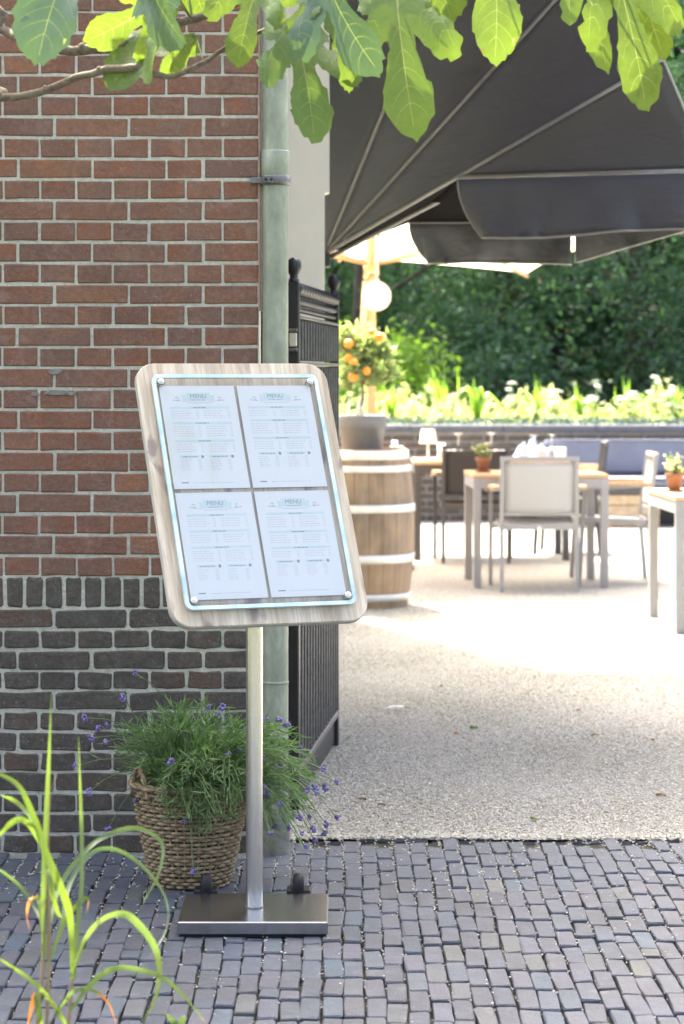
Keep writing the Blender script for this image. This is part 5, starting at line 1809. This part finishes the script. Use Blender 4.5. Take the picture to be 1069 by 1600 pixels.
for i, (px, top, lab, mt) in enumerate(((655, 622, 'pinkish flower plant left of the white table lamp in the bed', 'pink_flower'), (710, 618, 'pinkish flowers in the bed above the shaded chair', 'pink_flower'), (800, 600, 'tall white umbel flower in the bed above the blue napkins', 'umbel'), (868, 612, 'white umbel flower above the bench left end', 'umbel'), (932, 604, 'spiky pale flower stem above the blue bench', 'umbel'), (988, 615, 'broad white umbel flower above the profile chair', 'umbel'), (1022, 590, 'tallest white umbel flower near the right edge of the bed', 'umbel'), (1050, 606, 'white umbel flower at the right end of the bed', 'umbel'))):
    umbel(px, top, lab, 80 + i, mt)


# ------------------------------------------------------------------ trees behind
def tree(name, label, x, y, H, rad, nleaf, mat, low=.6, seed=0, lsize=(.075, .14), trunk_r=.16, nclump=36, group='trees behind the garden wall', cat='tree'):
    rr = random.Random(seed); g = np.random.default_rng(seed)
    t = tag(empty(name, (x, y, 0)), label, cat, group)
    m = MB()
    tp = [(0, 0, -.05), (rr.gauss(0, .06), rr.gauss(0, .06), H * .3), (rr.gauss(0, .15), rr.gauss(0, .15), H * .6), (rr.gauss(0, .2), rr.gauss(0, .2), H * .92)]
    m.tube(tp, [trunk_r, trunk_r * .8, trunk_r * .5, trunk_r * .12], 9)
    cl = []
    for i in range(nclump):
        a = rr.uniform(0, 6.28); zz = low + (H - low) * (i + rr.random()) / nclump
        prof = math.sin(math.pi * min(1, max(.0, .22 + .72 * (zz - low) / (H - low)))) ** .7
        r_ = rad * prof * rr.uniform(.5, 1.05)
        q = Vector((math.cos(a) * r_, math.sin(a) * r_, zz)); cl.append((q, rr.uniform(.34, .7) * (rad / 2.2) ** .5))
        z0 = max(.3, zz - r_ * .5)
        if i % 2 == 0: m.tube([(0, 0, z0), (q.x * .5, q.y * .5, (z0 + zz) / 2 + .1), q], [trunk_r * .25, trunk_r * .15, .01], 5)
    m.build('trunk', M['dark_bark'], t)
    idx = g.integers(0, nclump, nleaf)
    cen = np.array([c[0] for c in cl]); sz = np.array([c[1] for c in cl])
    off = g.normal(size=(nleaf, 3)) * np.array([1, 1, .6])
    off /= np.linalg.norm(off, axis=1, keepdims=True); off *= (g.random(nleaf) ** .45)[:, None] * sz[idx][:, None] * 1.5
    C = cen[idx] + off
    C[:, 2] = np.maximum(C[:, 2], .05)
    D = g.normal(size=(nleaf, 3)) * np.array([1, 1, .5]) + np.array([0, 0, -.35])
    N = g.normal(size=(nleaf, 3)) * .6 + np.array([0, 0, 1.0])
    V, F = leaf_cards(C, g.uniform(lsize[0], lsize[1], nleaf), g.uniform(lsize[0] * .5, lsize[1] * .55, nleaf), D, N)
    o = link('crown', np_mesh('crown', V, F, M[mat]), t)
    return t


tree('dark_tree', 'dark leafy tree behind the globe lamp and parasol pole', .2, 31.5, 8.5, 2.3, 12000, 'tree_leaf', 1.1, 1)
tree('dark_tree', 'dark leafy tree behind the middle of the cream canopy', 2.0, 32.5, 9.5, 2.6, 13000, 'tree_leaf_pale', 1.2, 2)
tree('dark_tree', 'dark leafy tree right of centre behind the flower bed', 3.6, 31.0, 8.5, 2.3, 12500, 'tree_leaf', 1.0, 3)
tree('dark_tree', 'dark leafy tree at the right edge behind the awning corner', 5.3, 32.0, 9.5, 2.6, 13500, 'tree_leaf_pale', 1.1, 4)
tree('dark_tree', 'dark leafy tree seen past the gate finial at the left', -1.6, 33.0, 9.0, 2.4, 9000, 'tree_leaf', .5, 5)
for i, (x, y) in enumerate(((-2.5, 39), (.6, 40), (3.2, 39), (6.0, 40), (8.5, 38))):
    tree('background_tree', ('farthest tree glimpsed left of the parasol pole', 'farthest tree glimpsed behind the parasol canopy corner', 'farthest tree glimpsed in the gaps at centre right', 'farthest tree glimpsed near the right edge', 'farthest tree standing beyond the right edge')[i], x, y, 12, 3.2, 6500, 'tree_leaf_far', .3, 20 + i, (.2, .34), .22, 50)
m = MB(); m.box(-14, 18, 44, 46, 0, 1)
NB = 16000
C = np.stack([RNG.uniform(-10, 14, NB), RNG.uniform(43.5, 45.5, NB), RNG.uniform(0, 13, NB)], 1)
V, F = leaf_cards(C, RNG.uniform(.35, .6, NB), RNG.uniform(.25, .4, NB), RNG.normal(size=(NB, 3)))
tag(link('distant_wood', np_mesh('distant_wood', V, F, M['tree_leaf_far'])), 'dark mass of distant woodland closing off the garden', kind='stuff')
tree('sunlit_bush', 'bright yellow green sunlit bush between orange tree and table lamp', .72, 28.6, 1.75, .5, 1800, 'bush_leaf', .3, 31, (.07, .13), .04, 26, 'garden bushes', 'bush')
tree('sunlit_bush', 'low yellow green bush glimpsed left of the parasol pole', -.1, 28.4, 1.7, .45, 1200, 'bush_leaf', .3, 32, (.07, .13), .04, 22, 'garden bushes', 'bush')
tree('shade_bush', 'dark green bush filling the gap right of the sunlit bush', 1.9, 29.2, 1.6, .8, 2600, 'tree_leaf', .2, 33, (.08, .15), .05, 30, 'garden bushes', 'bush')
tree('shade_bush', 'dark green bush under the trees near the right edge', 4.0, 29.2, 1.7, .9, 2800, 'tree_leaf', .2, 34, (.08, .15), .05, 30, 'garden bushes', 'bush')

# ------------------------------------------------------------------ litter on the ground
def litter(name, label, px, py, size, mat, seed, cat='leaf'):
    d = EYE * FPX / (py - 580); p = at(px, py, d); r = random.Random(seed)
    m = MB(); n = 10
    ring = [(math.cos(a * .628) * size * r.uniform(.7, 1.1), math.sin(a * .628) * size * .6 * r.uniform(.7, 1.1), .008 + r.uniform(-.002, .008)) for a in range(n)]
    m.add(ring + [(0, 0, .016)], [(i, (i + 1) % n, n) for i in range(n)], True)
    o = m.build(name, M[mat], None, (p.x, d, 0), fix=False); o.modifiers.new('s', 'SOLIDIFY').thickness = .002
    tag(o, label, cat)
litter('fallen_leaf', 'small green fallen leaf in the middle of the shaded gravel', 742, 1140, .022, 'bush_leaf', 1)
litter('fallen_leaf', 'brown fallen leaf on the gravel near the right edge', 1033, 1246, .018, 'litter', 2)
litter('fallen_leaf', 'dark brown fallen leaf on gravel by the lavender flowers', 566, 1253, .018, 'litter', 3)
litter('fallen_leaf', 'tiny green leaf on gravel close to the paving edge', 835, 1284, .014, 'bush_leaf', 4)
for i_, (px, py, lab) in enumerate(((690, 1075, 'tiny brown leaf scrap far up the shaded gravel'), (905, 1113, 'yellow leaf scrap on the gravel right of centre'), (930, 1152, 'dark leaf scrap on gravel below the yellow one'), (1020, 1160, 'dark twig scrap on the gravel by the right edge'), (713, 1150, 'small dark scrap beside the green fallen leaf'), (597, 1262, 'small olive leaf scrap near the lavender flowers'))):
    litter('leaf_scrap', lab, px, py, .009 + .003 * (i_ % 3), ('litter', 'reed_dry', 'litter')[i_ % 3], 20 + i_)
# pale feather
d = EYE * FPX / (1111 - 580); p = at(620, 1111, d)
ft = tag(empty('feather', (p.x, d, .006), R(6)), 'white feather with dark tip lying on the shaded gravel', 'feather')
m = MB(); ring = [(-.055, 0), (-.03, .012), (.01, .016), (.03, .012), (.03, -.008), (.0, -.012), (-.03, -.008)]
m.add([(x, y, .006 + .02 * (1 - (x / .05) ** 2) * .4) for x, y in ring], [tuple(range(7))]); o = m.build('vane', M['linen'], ft, fix=False); o.modifiers.new('s', 'SOLIDIFY').thickness = .002
m = MB(); ring = [(.0302, .012), (.055, .004), (.058, -.002), (.0302, -.008)]
m.add([(x, y, .010 - (x - .03) * .15) for x, y in ring], [(0, 1, 2, 3)]); o = m.build('dark_tip', M['rubber'], ft, fix=False); o.modifiers.new('s', 'SOLIDIFY').thickness = .002
